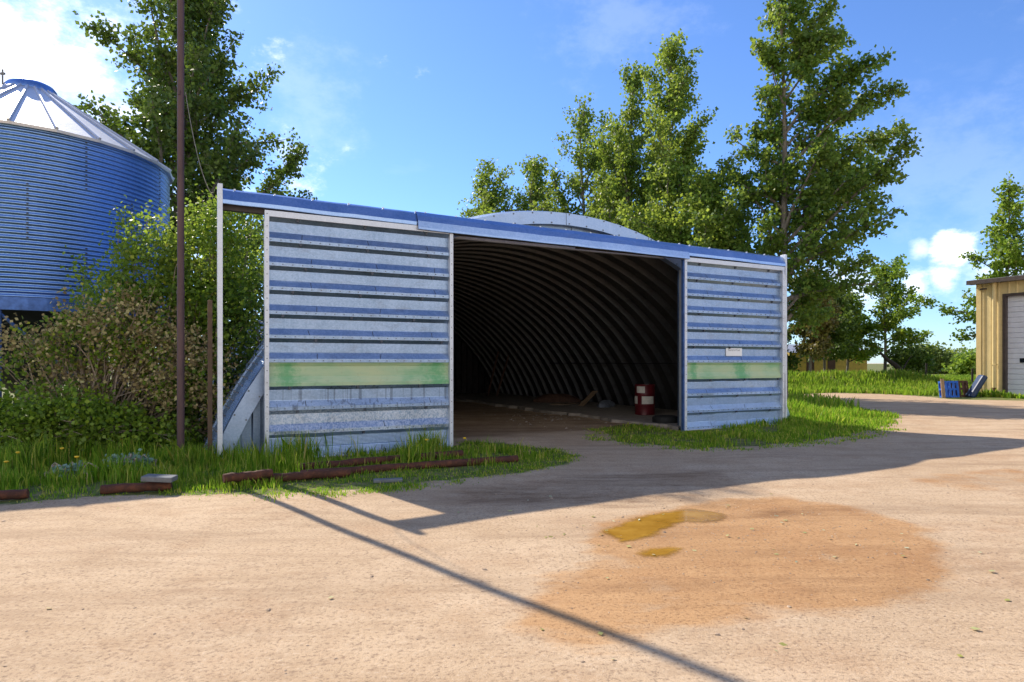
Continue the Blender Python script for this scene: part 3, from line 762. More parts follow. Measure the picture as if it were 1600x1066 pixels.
# ------------------------------------------------------------------ steel pole, wire, brown post
pp = (-5.28, 10.2, -.05)
pole = empty('steel_pole', pp, 0, 'tall dark oxide red steel pole standing left of the shed', 'pole')
m = MB(); m.tube([(0, 0, -.1), (0, 0, 2.74)], .056, 14); m.tube([(0, 0, 2.74), (0, 0, 2.80)], .062, 14); m.tube([(0, 0, 2.80), (0, 0, 8.9)], .052, 14)
m.build('shaft', M['pole'], pole, smooth=True)
m = MB(); m.box(-.01, .02, -.07, .07, 5.9, 5.97); m.tube([(0, .06, 5.93), (.05, .09, 5.93)], .012, 6); m.build('eye_bracket', M['pole'], pole)
pw = s2w(-6.89, 0)
A = np.array([pp[0] + .05, pp[1] + .05, 5.93]); B = np.array([pw[0] - .02, pw[1], 4.25])
t = np.linspace(0, 1, 16)[:, None]
m = MB(); m.tube(A * (1 - t) + B * t + np.array([0, 0, -.42]) * (4 * t * (1 - t)) , .006, 5)
tag(m.build('guy_wire', M['wire']), 'thin slack wire from the tall pole to the shed track post', 'wire')
bp = s2w(-7.03, .15)
m = MB(); m.box(-.035, .035, -.035, .035, -.1, 2.62); o = m.build('wooden_post', M['brownpost'], bevel=.004); o.location = (bp[0], bp[1], 0); o.rotation_euler = (0, 0, TH)
tag(o, 'short brown post standing just behind the left track post', 'post')

# rusty pipes in the grass
def pipe(p0, p1, r, label, seed, hollow=True):
    m = MB(); p0 = np.array(p0); p1 = np.array(p1); rng = np.random.default_rng(seed)
    n = 14; t = np.linspace(0, 1, n)[:, None]
    pts = p0 * (1 - t) + p1 * t; pts[:, 2] += rng.normal(0, .004, n)
    m.tube(pts, r, 14); 
    o = m.build('rusty_pipe', M['rust'], smooth=True)
    return tag(o, label, 'pipe', 'rusty pipes lying in the grass')
def gp(px, py, r): 
    q = at(px, py, r); return (q[0], q[1], r * .75 + float(gz(q[0], q[1])))
pipe(gp(470, 737, .09), gp(808, 714, .075), .058, 'longest rusty pipe ending in the grass near the shed opening', 1)
pipe(gp(470, 726, .10), gp(722, 705, .10), .058, 'rusty pipe tucked directly under the left sliding door', 2)
pipe(gp(352, 746, .09), gp(548, 735, .09), .058, 'sunlit orange rusty pipe left of the longest one', 3)
pipe(gp(349, 738, .2), gp(425, 732, .19), .058, 'short rusty pipe lying on top of the sunlit orange one', 4)
pipe(gp(158, 757, .09), gp(268, 751, .09), .058, 'rusty pipe below the pale concrete block near the pole', 5)
pipe(gp(-60, 770, .09), gp(44, 763, .09), .058, 'rusty pipe at the far left end of the grass', 6)
q = gp(245, 742, .2)
m = MB(); m.box(-.20, .18, -.09, .09, -.05, .015); o = m.build('concrete_block', M['cpad'], bevel=.012); o.location = (q[0], q[1] + .08, .16); o.rotation_euler = (.05, .05, .05)
tag(o, 'pale flat concrete block lying behind a rusty pipe near the pole', 'block')
q = gp(610, 752, .02)
m = MB(); m.box(-.22, .16, -.06, .06, -.01, .035); o = m.build('concrete_piece', M['cpad'], bevel=.01); o.location = (q[0], q[1], .02); o.rotation_euler = (0, 0, .2)
tag(o, 'small pale concrete piece in the grass in front of the left door', 'block')

# ------------------------------------------------------------------ grain bin
SX, SY, SR = -12.4, 16.5, 3.14
gbin = empty('grain_bin', (SX, SY, 0), 0, 'round corrugated galvanised grain bin with cone roof raised on steel legs', 'grain bin')
m = MB(); zb, zt = 3.02, 6.82
zz = np.arange(zb, zt, .106 / 8)
m.lathe(np.stack([SR + .016 * np.sin((zz - zb) / .106 * 2 * PI), zz], -1), 120)
for k in range(9):
    for tier in range(3):
        a = k * 2 * PI / 9 + .35 * (tier % 2) + .1
        for z in np.arange(zb + tier * 1.27 + .04, zb + tier * 1.27 + 1.24, .106):
            c = np.array([(SR + .02) * math.cos(a), (SR + .02) * math.sin(a)])
            m.box(c[0] - .016, c[0] + .016, c[1] - .016, c[1] + .016, z - .012, z + .012, 1)
m.build('bin_wall', [M['galv_bin'], M['seam']], gbin, smooth=True)
m = MB(); NP = 24
rz0, rz1 = 6.84, 8.62
m.lathe([(SR + .12, rz0 - .06), (.5, rz1 - .05)], NP)
m.lathe([(SR + .12, rz0 - .06), (SR + .1, rz0 - .12), (SR, rz0 - .1)], NP)
m.build('bin_roof', M['galv_roof'], gbin)
m = MB()
for k in range(NP):
    a = (k) * 2 * PI / NP
    r0, r1 = SR + .13, .48
    m.tube([(r0 * math.cos(a), r0 * math.sin(a), rz0 - .04), (r1 * math.cos(a), r1 * math.sin(a), rz1 - .03)], .035, 6)
m.build('roof_ribs', M['galv_roof'], gbin, smooth=True)
m = MB(); m.lathe([(.58, rz1 - .10), (.56, rz1 + .02), (.5, rz1 + .10), (.3, rz1 + .2), (.0, rz1 + .24)], 28); m.build('roof_cap', M['galv_bin'], gbin, smooth=True)
m = MB(); m.tube([(-.4, -.42, rz1 - .05), (-.4, -.42, rz1 + .35)], .02, 6); m.box(-.46, -.34, -.44, -.40, rz1 + .22, rz1 + .27); m.build('lid_latch', M['hub'], gbin)
m = MB(); m.lathe([(SR + .03, 3.02), (SR + .09, 3.02), (SR + .09, 2.74), (SR - .06, 2.74), (SR - .06, 3.02)], 60); m.build('ring_beam', M['beam'], gbin)
m = MB(); m.lathe([(SR - .02, 3.0), (.25, .75), (.25, .55)], 48); m.build('hopper_cone', M['hopper'], gbin, smooth=True)
NL = 10
for k in range(NL):
    a = k * 2 * PI / NL + R_(-63.5)
    c = np.array([(SR + .02) * math.cos(a), (SR + .02) * math.sin(a)])
    m = MB(); Mx = Matrix.Translation((c[0], c[1], 0)) @ Matrix.Rotation(a, 4, 'Z')
    m.box(-.07, -.055, -.06, .06, 0, 2.74, 0, Mx); m.box(.055, .07, -.06, .06, 0, 2.74, 0, Mx); m.box(-.055, .055, -.006, .006, 0, 2.74, 0, Mx); m.box(-.12, .12, -.12, .12, -.05, .02, 0, Mx)
    m.build('leg', M['beam'], gbin)
    a2 = a + 2 * PI / NL
    m = MB(); e = np.array([(SR - .02) * math.cos(a2), (SR - .02) * math.sin(a2)])
    (m.tube([(c[0], c[1], .7), (e[0], e[1], 2.7)], .035, 6) if k % 2 else m.tube([(c[0], c[1], 2.7), (e[0], e[1], .7)], .035, 6))
    m.build('brace', M['beam'], gbin)

# ------------------------------------------------------------------ workshop on the right
UX, UY = .4594, -.8882
shop = empty('workshop', (21.1, 29.0, .08), math.atan2(UY, UX), 'tan ribbed metal workshop with a white overhead door', 'workshop')
def ribbed(m, x0, x1, z0, z1, y0=0.0):
    xs, ys = [], []; x = x0
    while x < x1 - .001:
        for dx, dy in ((0, 0), (.19, 0), (.215, -.035), (.255, -.035), (.28, 0)):
            if x + dx <= x1: xs.append(x + dx); ys.append(y0 + dy)
        x += .305
    xs.append(x1); ys.append(y0)
    xs = np.array(xs); ys = np.array(ys)
    m.grid(np.stack([np.stack([xs, ys, np.full(len(xs), z0)], -1), np.stack([xs, ys, np.full(len(xs), z1)], -1)]))
EH, DT, DX0, DX1 = 5.1, 4.42, 1.12, 5.4
m = MB(); ribbed(m, .0, DX0 - .12, -.1, EH); ribbed(m, DX0 - .12, DX1 + .12, DT + .12, EH); ribbed(m, DX1 + .12, 16, -.1, EH)
m.add([(0, 0, -.1), (0, 12, -.1), (0, 12, EH + 1), (0, 0, EH)], [(0, 1, 2, 3)]); m.add([(16, 0, -.1), (16, 12, -.1), (16, 12, EH + 1), (16, 0, EH)], [(0, 3, 2, 1)])
m.add([(0, 12, -.1), (16, 12, -.1), (16, 12, EH + 1), (0, 12, EH + 1)], [(0, 1, 2, 3)])
m.build('wall', M['tan'], shop)
m = MB(); m.box(-.04, .16, -.05, -.002, -.1, EH); m.build('corner_trim', M['tan_trim'], shop)
m = MB(); m.add([(-.25, -.38, EH + .14), (16.2, -.38, EH + .14), (16.2, 12.2, EH + 1.2), (-.25, 12.2, EH + 1.2), (-.25, -.38, EH + .08), (16.2, -.38, EH + .08), (16.2, 12.2, EH + 1.1), (-.25, 12.2, EH + 1.1)],
                [(0, 1, 2, 3), (7, 6, 5, 4), (0, 4, 5, 1), (1, 5, 6, 2), (2, 6, 7, 3), (3, 7, 4, 0)]); m.build('roof', M['shoproof'], shop)
m = MB(); m.box(-.24, 16.2, -.46, -.385, EH - .06, EH + .12); m.box(-.24, 16.2, -.385, -.04, EH - .05, EH + .0); m.build('gutter', M['darktrim'], shop)
m = MB(); m.box(DX0 - .12, DX0, -.04, .25, -.1, DT + .12); m.box(DX1, DX1 + .12, -.04, .25, -.1, DT + .12); m.box(DX0, DX1, -.04, .25, DT, DT + .12); m.build('door_trim', M['darktrim'], shop)
m = MB(); n = 20; hh = (DT + .08) / n
for i in range(n): 
    z = -.08 + i * hh
    m.grid(np.array([[(DX0, .16, z), (DX0, .16, z + hh - .03), (DX0, .195, z + hh - .012), (DX0, .16, z + hh)], [(DX1, .16, z), (DX1, .16, z + hh - .03), (DX1, .195, z + hh - .012), (DX1, .16, z + hh)]]))
odoor = m.build('overhead_door', M['ohdoor'], shop)
for q in (.45, 1.75, 3.05):
    m = MB(); m.box(DX0 + q, DX0 + q + .85, .145, .158, 1.52, 1.72); m.build('window', M['glass'], odoor, bevel=.005)
m = MB(); m.tube([(.74, -.15, EH - .05), (.74, -.15, .42)], .085, 12); m.box(.64, .84, -.245, -.06, 1.42, 1.45); m.build('downspout', M['tan_trim'], shop, smooth=True)
m = MB(); m.tube([(.74, -.15, .42), (.74, -.15, .22), (.74, -.22, .12)], .087, 12); m.build('downspout_shoe', M['rust'], shop, smooth=True)
m = MB(); m.tube([(.28, -.03, EH - .28), (.28, -.16, EH - .28)], .02, 6); m.box(.18, .44, -.2, -.14, EH - .31, EH - .25); m.build('light_bracket', M['darktrim'], shop)

# junk at the workshop corner
jb = np.array([20.55, 28.9])
def pallet(name, c, rz, tilt, mat, label, w=.95, h=.72):
    e = empty(name, (c[0], c[1], float(gz(c[0], c[1]))), rz, label, 'pallet')
    m = MB(); Mx = Matrix.Rotation(tilt, 4, 'X')
    for i in range(5):
        x = -w / 2 + i * (w - .11) / 4; m.box(x, x + .11, -.07, -.05, 0, h, 0, Mx)
    for z in (.0, h / 2 - .04, h - .09): m.box(-w / 2, w / 2, -.048, .045, z, z + .08, 0, Mx)
    m.build('deck_boards', mat, e); 
    m = MB()
    for i in range(3):
        x = -w / 2 + i * (w - .11) / 2; m.box(x, x + .11, .047, .067, 0, h, 0, Mx)
    m.build('bottom_boards', mat, e)
    return e
pallet('pallet', (19.15, 28.0), .25, -.12, M['bluepaint'], 'blue painted pallet standing on edge near the workshop corner')
pallet('pallet', (19.75, 28.25), .2, -.15, M['brownwood'], 'brown wooden pallet between the blue one and the dark mat')
m = MB(); m.box(-.09, .09, -.02, .02, 0, .82); o = m.build('plank', M['wood']); o.location = (18.72, 27.75, .08); o.rotation_euler = (-.1, 0, .3); tag(o, 'tan plank upright at the left end of the blue pallet', 'plank')
m = MB(); m.box(-.12, .12, -.3, .3, 0, 1.1); o = m.build('rolled_mat', M['bluetarp'], bevel=.08); o.location = (20.05, 28.05, .08); o.rotation_euler = (0, .5, -.3); tag(o, 'dark blue thick mat leaning on the workshop corner', 'mat')
m = MB(); m.tube([(22.6, 36.6, .10), (23.4, 36.2, .10), (24.2, 36.0, .13), (24.9, 36.2, .2)], [.03, .06, .10, .13], 9); tag(m.build('bleached_log', M['paleLog'], smooth=True), 'pale bleached log lying in the grass behind the pallets', 'log')
for i, (px, Yd, hp, lb) in enumerate(((1447, 40, 1.0, 'thin dark fence post left of the bleached log in the meadow'), (1519, 38, 1.1, 'thin dark fence post beside the workshop corner'))):
    X_ = (px - 800) / F * Yd; m = MB(); m.tube([(0, 0, -.2), (.02, 0, hp)], .06, 7); o = m.build('fence_post', M['bark_dark']); o.location = (X_, Yd, float(gz(X_, Yd)))
    tag(o, lb, 'fence post', 'fence posts in the meadow')
# yellow low shed behind the trees
yb = empty('yellow_outbuilding', (23.2, 53.5, .2), .12, 'low yellow outbuilding half hidden behind the leafy trees', 'outbuilding')
m = MB(); m.box(0, 7.0, 0, 4, -.3, 2.3); m.build('wall', M['yellow'], yb)
m = MB(); m.add([(-.2, -.3, 2.25), (7.2, -.3, 2.25), (7.2, 2, 3.0), (-.2, 2, 3.0), (7.2, 4.3, 2.25), (-.2, 4.3, 2.25)], [(0, 1, 2, 3), (3, 2, 4, 5)]); m.build('roof', M['shoproof'], yb)
for x in (1.5, 3.4):
    m = MB(); m.box(x, x + .7, -.02, -.004, -.2, 1.7); m.build('door', M['brownwood'], yb)

# ------------------------------------------------------------------ plants
def leaf_quads(P, rng, size, D=None, droop=.3, aspect=.42):
    n = len(P)
    d_ = rng.normal(0, 1, (n, 3)); 
    if D is not None: d_ = d_ * .8 + D
    d_[:, 2] -= droop
    d_ /= np.linalg.norm(d_, axis=1)[:, None]
    r = rng.normal(0, 1, (n, 3)); s = np.cross(d_, r); s /= np.linalg.norm(s, axis=1)[:, None] + 1e-9
    nn = np.cross(d_, s)
    L = (size * rng.uniform(.6, 1.35, n))[:, None]; Wd = L * aspect
    mid = P + d_ * L * .45 + nn * L * .10
    return np.stack([P, mid + s * Wd - nn * L * .06, P + d_ * L, mid - s * Wd - nn * L * .06], 1)

def interp(pts, t):
    n = len(pts) - 1; x = np.clip(t, 0, .9999) * n; i = x.astype(int); f = (x - i)[:, None]
    return pts[i] * (1 - f) + pts[i + 1] * f

def make_tree(name, label, group, base, H, r0, h0, reach, nl, nleaf, ls, seed, leafm, up=(25, 60), wind=(0, 0), lean=(0, 0), ntw=6, jit=.15, barkm=None, cat='tree', sway=.25, tip=.93, lf=(.35, .8, .75, 1.28), azb=0.0):
    rng = np.random.default_rng(seed)
    base = np.array([base[0], base[1], float(gz(base[0], base[1])) - .1])
    e = empty(name, base, 0, label, cat, group)
    wind = np.array([wind[0], wind[1], 0.0])
    t = np.linspace(0, 1, 15)
    ph = rng.uniform(0, 6, 4)
    trunk = np.stack([lean[0] * t ** 1.4 * H + sway * np.sin(t * 5 + ph[0]) * t, lean[1] * t ** 1.4 * H + sway * np.sin(t * 4 + ph[1]) * t, t * H], -1)
    tm_ = MB(); tm_.tube(trunk, r0 * (1 - .93 * t) + .01, 9)
    wood = MB(); tw_pts = []; tw_len = []
    for i in range(nl):
        h = h0 + (tip - h0) * ((i + rng.uniform(.1, .9)) / nl)
        az = i * 2.39996 + rng.uniform(-.5, .5)
        if rng.random() < azb: az = rng.normal(0, .55)
        L = reach(h, az) * rng.choice([rng.uniform(lf[0], lf[1]), rng.uniform(lf[2], lf[3])])
        u = R_(min(80, up[0] + (up[1] - up[0]) * h + rng.uniform(-16, 18)))
        dv = np.array([math.cos(az) * math.cos(u), math.sin(az) * math.cos(u), math.sin(u)])
        p_ = interp(trunk, np.array([h]))[0]; pts = [p_]
        for s in range(7):
            dv = dv + wind * .10 + np.array([0, 0, .02]) + rng.normal(0, .10, 3); dv /= np.linalg.norm(dv)
            p_ = p_ + dv * L / 7; pts.append(p_)
        pts = np.array(pts); rl = max(.012, r0 * .42 * (1 - h) * min(1.2, L / 2.5) + .012)
        wood.tube(pts, 1.25 * rl * np.linspace(1, .18, 8), 5, cap=False)
        nt = max(3, int(ntw * L / 1.6) + 2)
        for k in range(nt):
            tt = rng.uniform(.18, 1.0)
            q = interp(pts, np.array([tt]))[0]
            ax = interp(pts, np.array([min(1, tt + .08)]))[0] - interp(pts, np.array([max(0, tt - .08)]))[0]; ax /= np.linalg.norm(ax) + 1e-9
            td = ax * .75 + rng.normal(0, .55, 3) + wind * .3 + np.array([0, 0, .12]); td /= np.linalg.norm(td)
            tl = (.28 + .26 * L * (1.1 - tt)) * rng.uniform(.6, 1.3)
            q2 = q + td * tl * .5 + rng.normal(0, .05, 3); q3 = q2 + (td + wind * .25 + np.array([0, 0, -.05])) * tl * .5
            tp_ = np.array([q, q2, q3]); wood.tube(tp_, [.010, .007, .003], 3, cap=False)
            tw_pts.append(tp_); tw_len.append(tl + .15)
    # leader
    tw_pts.append(trunk[[-4, -2, -1]]); tw_len.append(1.4)
    tm_.build('trunk', barkm or M['bark'], e, smooth=True)
    TP = np.array(tw_pts); TL = np.array(tw_len); pk = rng.choice(len(TP), nleaf, p=TL / TL.sum())
    s = rng.random(nleaf) ** .7
    a = s[:, None] * 2
    P = np.where(a < 1, TP[pk, 0] * (1 - a) + TP[pk, 1] * a, TP[pk, 1] * (2 - a) + TP[pk, 2] * (a - 1))
    P = P + rng.normal(0, jit, (nleaf, 3)) * np.array([1, 1, .8])
    D = TP[pk, 2] - TP[pk, 0]; D /= np.linalg.norm(D, axis=1)[:, None]
    poly_mesh('crown', leaf_quads(P, rng, ls, D * .4 + wind * .5), 4, leafm, e)
    wood.build('limbs', barkm or M['bark'], e, smooth=True)
    return e

def make_shrub(name, label, group, base, blobs, nstem, ncl, per, ls, seed, leafm, stemm, cat='shrub', spread=.14, droop=.2):
    rng = np.random.default_rng(seed)
    base = np.array([base[0], base[1], float(gz(base[0], base[1])) - .05])
    e = empty(name, base, 0, label, cat, group)
    B = np.array(blobs, float); vol = B[:, 3] * B[:, 4] * B[:, 5]; pk = rng.choice(len(B), ncl, p=vol / vol.sum())
    v = rng.normal(0, 1, (ncl, 3)); v /= np.linalg.norm(v, axis=1)[:, None]; r = rng.uniform(.25, 1, ncl) ** .45 * rng.uniform(.85, 1.18, ncl)
    C = B[pk, :3] + v * r[:, None] * B[pk, 3:]
    C[:, 2] = np.maximum(C[:, 2], .05)
    m = MB()
    for i in range(min(nstem, ncl)):
        tg = C[i]; b0 = np.array([tg[0] * .25 + rng.normal(0, .25), tg[1] * .25 + rng.normal(0, .2), 0])
        t = np.linspace(0, 1, 7)[:, None]
        md = (b0 + tg) / 2 + np.array([rng.normal(0, .2), rng.normal(0, .2), .25 + .15 * np.linalg.norm(tg)])
        pts = b0 * (1 - t) ** 2 + 2 * md * t * (1 - t) + tg * t ** 2 + rng.normal(0, .015, (7, 3))
        m.tube(pts, np.linspace(.022, .004, 7) * rng.uniform(.6, 1.3), 4, cap=False)
    P = np.repeat(C, per, 0) + rng.normal(0, spread, (ncl * per, 3)); P[:, 2] = np.maximum(P[:, 2], .02)
    mats = leafm if isinstance(leafm, list) else [leafm]
    mi = None
    if len(mats) > 1:
        mi = np.repeat((rng.random(ncl) < .36).astype(int), per)
    poly_mesh('foliage', leaf_quads(P, rng, ls, None, droop), 4, mats, e, mi)
    m.build('stems', stemm, e, smooth=True)
    return e

def right_reach(h, az):
    c = math.cos(az)
    if c > 0: return (3.2 * (1 - c) + 7.0 * c) * (1 - h) ** .66 * min(1, max(.3, (h - .10) / .20))
    return 3.6 * (1 - h) ** .5 * min(1, .5 + h * 2)
GP = 'tall poplars in a row along the right of the shed'
make_tree('poplar_tree', 'tallest wind swept poplar with long limbs reaching right above the right door', GP, (10.3, 24.3), 16.6, .17, .18, right_reach, 62, 47000, .14, 31, M['leaf_poplar'], (16, 54), (.5, 0), (-.006, 0), 7, .13, lf=(.55, .95, .85, 1.25), azb=.28)
def pop(w):
    return lambda h, az: w * (1 - h) ** .66 * min(1, .45 + h * 2.0) * 1.1
make_tree('poplar_tree', 'slender pointed poplar second in height beside the tallest one', GP, (7.15, 28.4), 16.3, .13, .12, pop(5.0), 50, 31000, .14, 32, M['leaf_light'], (28, 66), (.2, 0), (.004, 0), 6, .16)
make_tree('poplar_tree', 'bright low poplar filling the gap above the header right end', GP, (7.9, 26.3), 9.2, .12, .2, pop(5.4), 46, 27000, .145, 42, M['leaf_light'], (25, 60), (.2, 0), (0, 0), 6, .16)
make_tree('poplar_tree', 'twin topped poplar third from the right in the row', GP, (5.7, 31.0), 16.2, .13, .12, pop(5.2), 46, 27000, .145, 33, M['leaf_poplar'], (30, 66), (.2, 0), (0, 0), 6, .16)
make_tree('poplar_tree', 'poplar with bare forked trunk showing above the shed roof peak', GP, (3.9, 34.5), 15.8, .16, .18, pop(6.6), 46, 25000, .155, 34, M['leaf_poplar'], (30, 62), (.3, 0), (0, 0), 6, .18)
make_tree('poplar_tree', 'shorter poplar second from the left end of the row', GP, (1.2, 38.5), 14.2, .14, .18, pop(6.6), 44, 20000, .165, 35, M['leaf_poplar'], (30, 62), (.35, 0), (0, 0), 6, .18)
make_tree('poplar_tree', 'leftmost and lowest poplar behind the shed roof', GP, (-1.6, 41.0), 14.0, .14, .18, pop(6.8), 44, 20000, .17, 36, M['leaf_poplar'], (30, 62), (.4, 0), (.012, 0), 6, .18)
def left_reach(h, az):
    return 6.7 * (1 - h) ** .42 * min(1, .5 + h * 1.6)
make_tree('broad_tree', 'big dense dark green tree behind the steel pole left of the shed', None, (-13.7, 26.0), 17.2, .26, .1, left_reach, 84, 56000, .165, 37, M['leaf_dark'], (15, 60), (.12, 0), (.03, 0), 7, .17)
# right hand group
GY = 'leafy trees on the grass bank right of the shed'
yr = lambda w: (lambda h, az: w * (1 - h) ** .5 * min(1, .6 + h))
make_tree('young_tree', 'brownish leaved tree touching the right edge of the right door', GY, (20.27, 43.5), 7.8, .1, .24, yr(2.6), 40, 11000, .19, 51, M['leaf_brown'], (15, 55), (.3, 0), (0, 0), 6, .2)
make_tree('young_tree', 'low dark green tree between the brownish one and the leaning one', GY, (22.98, 47.0), 6.9, .1, .24, yr(3.0), 42, 13000, .2, 52, M['leaf_dark'], (10, 50), (.3, 0), (0, 0), 6, .2)
make_tree('young_tree', 'bushy light green tree just left of the wind bent one', GY, (25.37, 48.5), 6.6, .1, .24, yr(2.6), 36, 10000, .2, 53, M['leaf_shrub'], (15, 55), (.4, 0), (0, 0), 6, .2)
make_tree('young_tree', 'wind bent tree with a visible grey trunk and streaming top', GY, (27.35, 47.0), 9.0, .12, .26, lambda h, az: 2.9 * (1 - h) ** .4 * min(1, .5 + h) * (1 + .4 * math.cos(az)), 36, 7000, .2, 54, M['leaf_shrub'], (20, 50), (.8, 0), (.008, 0), 6, .15)
make_tree('young_tree', 'small dark tree close behind the right door edge', GY, (18.86, 46.0), 6.6, .08, .1, yr(2.3), 30, 8000, .2, 55, M['leaf_dark'], (15, 50), (.3, 0), (0, 0), 6, .2)
make_tree('tall_tree', 'tall thin leaved tree rising behind the workshop roof', None, (33.6, 43.5), 14.2, .16, .12, lambda h, az: 4.6 * (1 - h) ** .8 * min(1, .6 + h), 60, 11000, .22, 56, M['leaf_shrub'], (25, 60), (.1, 0), (0, 0), 5, .17)
# fallen black trunk
e = empty('fallen_trunk', (27.6, 44.5, .35), 0, 'black crooked fallen trunk beside the wind bent tree', 'fallen trunk')
m = MB(); m.tube([(.0, 0, -.1), (-.4, 0, .5), (-.9, .1, 1.1), (-1.5, .1, 1.5), (-1.9, .2, 2.0)], [.24, .2, .17, .13, .07], 9); m.build('trunk', M['bark_dark'], e, smooth=True)
m = MB(); m.tube([(-.5, 0, .6), (-.2, 0, 1.2), (.2, 0, 1.8)], [.07, .05, .02], 6); m.tube([(.1, 0, 0), (-1.0, -.2, .15), (-1.9, -.2, .3)], [.09, .07, .04], 6); m.build('branch', M['bark_dark'], e, smooth=True)
make_shrub('dark_bush', 'dark leafy growth hanging over the fallen trunk', None, (28.2, 45.5), [(0, 0, 1.9, 1.3, .9, .8), (1.0, 0, 1.3, .8, .6, .5)], 12, 120, 16, .2, 57, M['leaf_dark'], M['bark_dark'], 'bush', .2)
# far bushes
GB = 'far bushes at the end of the meadow'
for i, (px, Yd, w, h, lb) in enumerate(((1452, 74, 2.6, 3.6, 'far light green bush with a tall top at the left of the meadow end'), (1492, 78, 3.4, 3.1, 'far rounded bush in the middle of the meadow end'), (1432, 84, 3.2, 3.2, 'farthest bush half behind the dark growth by the fallen trunk'), (1520, 68, 2.4, 2.3, 'lower dark far bush beside the workshop corner'), (1560, 76, 4, 3.4, 'far bush mostly behind the workshop'))):
    X_ = (px - 800) / F * Yd
    make_shrub('far_bush', lb, GB, (X_, Yd), [(0, 0, h * .5, w * .75, w * .6, h * .52), (-w * .5, 0, h * .35, w * .5, w * .5, h * .35), (w * .55, 0, h * .35, w * .5, w * .5, h * .38)], 10, 260, 10, .36, 60 + i, M['leaf_far'] if i != 3 else M['leaf_shrub'], M['bark'], 'bush', .3)
# shrubs below the grain bin
wp = lambda px, py, Y_: np.array([(px - 800) / F * Y_, Y_, CAM_H + (HOR - py) / F * Y_])
def blob(px, py, Y_, rx, ry, rz_, base):
    c = wp(px, py, Y_); return (c[0] - base[0], c[1] - base[1], c[2], rx, ry, rz_)
b0 = (-8.2, 12.6)
make_shrub('dry_shrub', 'sprawling shrub with dried tan leaves in front of the grain bin', None, b0,
           [blob(60, 530, 11.6, .75, .6, .45, b0), (blob(140, 525, 11.8, .9, .7, .7, b0)), blob(205, 510, 12, .95, .8, .8, b0), blob(270, 560, 12, .8, .7, .8, b0), blob(330, 590, 12.2, .6, .6, .8, b0), blob(30, 560, 11.6, .35, .5, .3, b0), blob(120, 600, 12, .9, .6, .5, b0)],
           190, 470, 27, .068, 71, [M['leaf_tan'], M['leaf_shrub']], M['stem'], 'shrub', .12)
b1 = (-7.4, 13.6)
make_shrub('green_shrub', 'upright green shrub rising beside the pole above the dry shrub', None, b1,
           [blob(235, 420, 12.6, .85, .7, .9, b1), blob(320, 410, 12.8, .85, .7, 1.1, b1), blob(372, 380, 13.2, .6, .6, 1.0, b1), blob(165, 450, 12.6, .6, .6, .35, b1), blob(205, 340, 12.8, .28, .3, .5, b1), blob(250, 350, 12.8, .3, .3, .45, b1), blob(130, 420, 12.6, .2, .3, .4, b1), blob(350, 500, 12.8, .7, .6, .9, b1), blob(270, 480, 12.6, 1.0, .6, .6, b1), blob(330, 330, 13.2, .5, .5, .5, b1)],
           120, 760, 22, .075, 72, [M['leaf_shrub'], M['leaf_light']], M['stem'], 'shrub', .13)
b2 = (-8.6, 11.3)
make_shrub('low_shrub', 'low bushy green shrub at the left below the dried one', None, b2,
           [blob(30, 640, 10.8, .55, .5, .5, b2), blob(110, 650, 11, .7, .6, .5, b2), blob(190, 665, 11.2, .6, .5, .4, b2), blob(-40, 640, 10.8, .6, .5, .6, b2), blob(60, 690, 10.6, .8, .5, .3, b2), blob(255, 680, 11.4, .5, .5, .35, b2)],
           60, 420, 22, .075, 73, M['leaf_low'], M['stem'], 'shrub', .11)
b3 = (-6.0, 13.4)
make_shrub('dark_shrub', 'dark tangled growth between the pole and the shed slope', None, b3,
           [blob(310, 640, 12.4, .5, .5, .8, b3), blob(360, 560, 12.8, .5, .5, .9, b3), blob(330, 480, 13, .6, .5, .8, b3), blob(395, 480, 13.6, .3, .4, .9, b3), blob(240, 640, 12.4, .8, .5, .7, b3), blob(130, 640, 12.6, 1.3, .4, .7, b3)],
           60, 360, 22, .085, 74, M['leaf_dark'], M['stem'], 'shrub', .13)
# silvery weed, dead sticks, dandelions
for (px, py, lb, s_) in ((208, 735, 'silvery blue green weed beside the pale concrete block', 1.0), (112, 745, 'smaller silvery weed left of the big silvery one', .7)):
    c = at(px, py)
    make_shrub('silvery_weed', lb, 'silvery weeds in the grass', (c[0], c[1]), [(0, 0, .2 * s_, .3 * s_, .2, .16 * s_)], 14, 46, 10, .06, 80 + int(px), M['leaf_silver'], M['stem'], 'weed', .035)
rng = np.random.default_rng(90); c = at(268, 700)
m = MB()
for i in range(34):
    b = np.array([c[0] + rng.normal(.3, .25), c[1] + rng.normal(.4, .2), rng.uniform(.05, .35)]); dd = np.array([-rng.uniform(.5, 1.2), rng.normal(0, .2), rng.uniform(.15, .6)])
    t = np.linspace(0, 1, 5)[:, None]; m.tube(b + dd * t + np.array([0, 0, -.12]) * t ** 2 + rng.normal(0, .015, (5, 3)), np.linspace(.012, .006, 5), 4)
tag(m.build('dead_sticks', M['drywood']), 'pile of dead grey sticks at the foot of the steel pole', 'sticks')
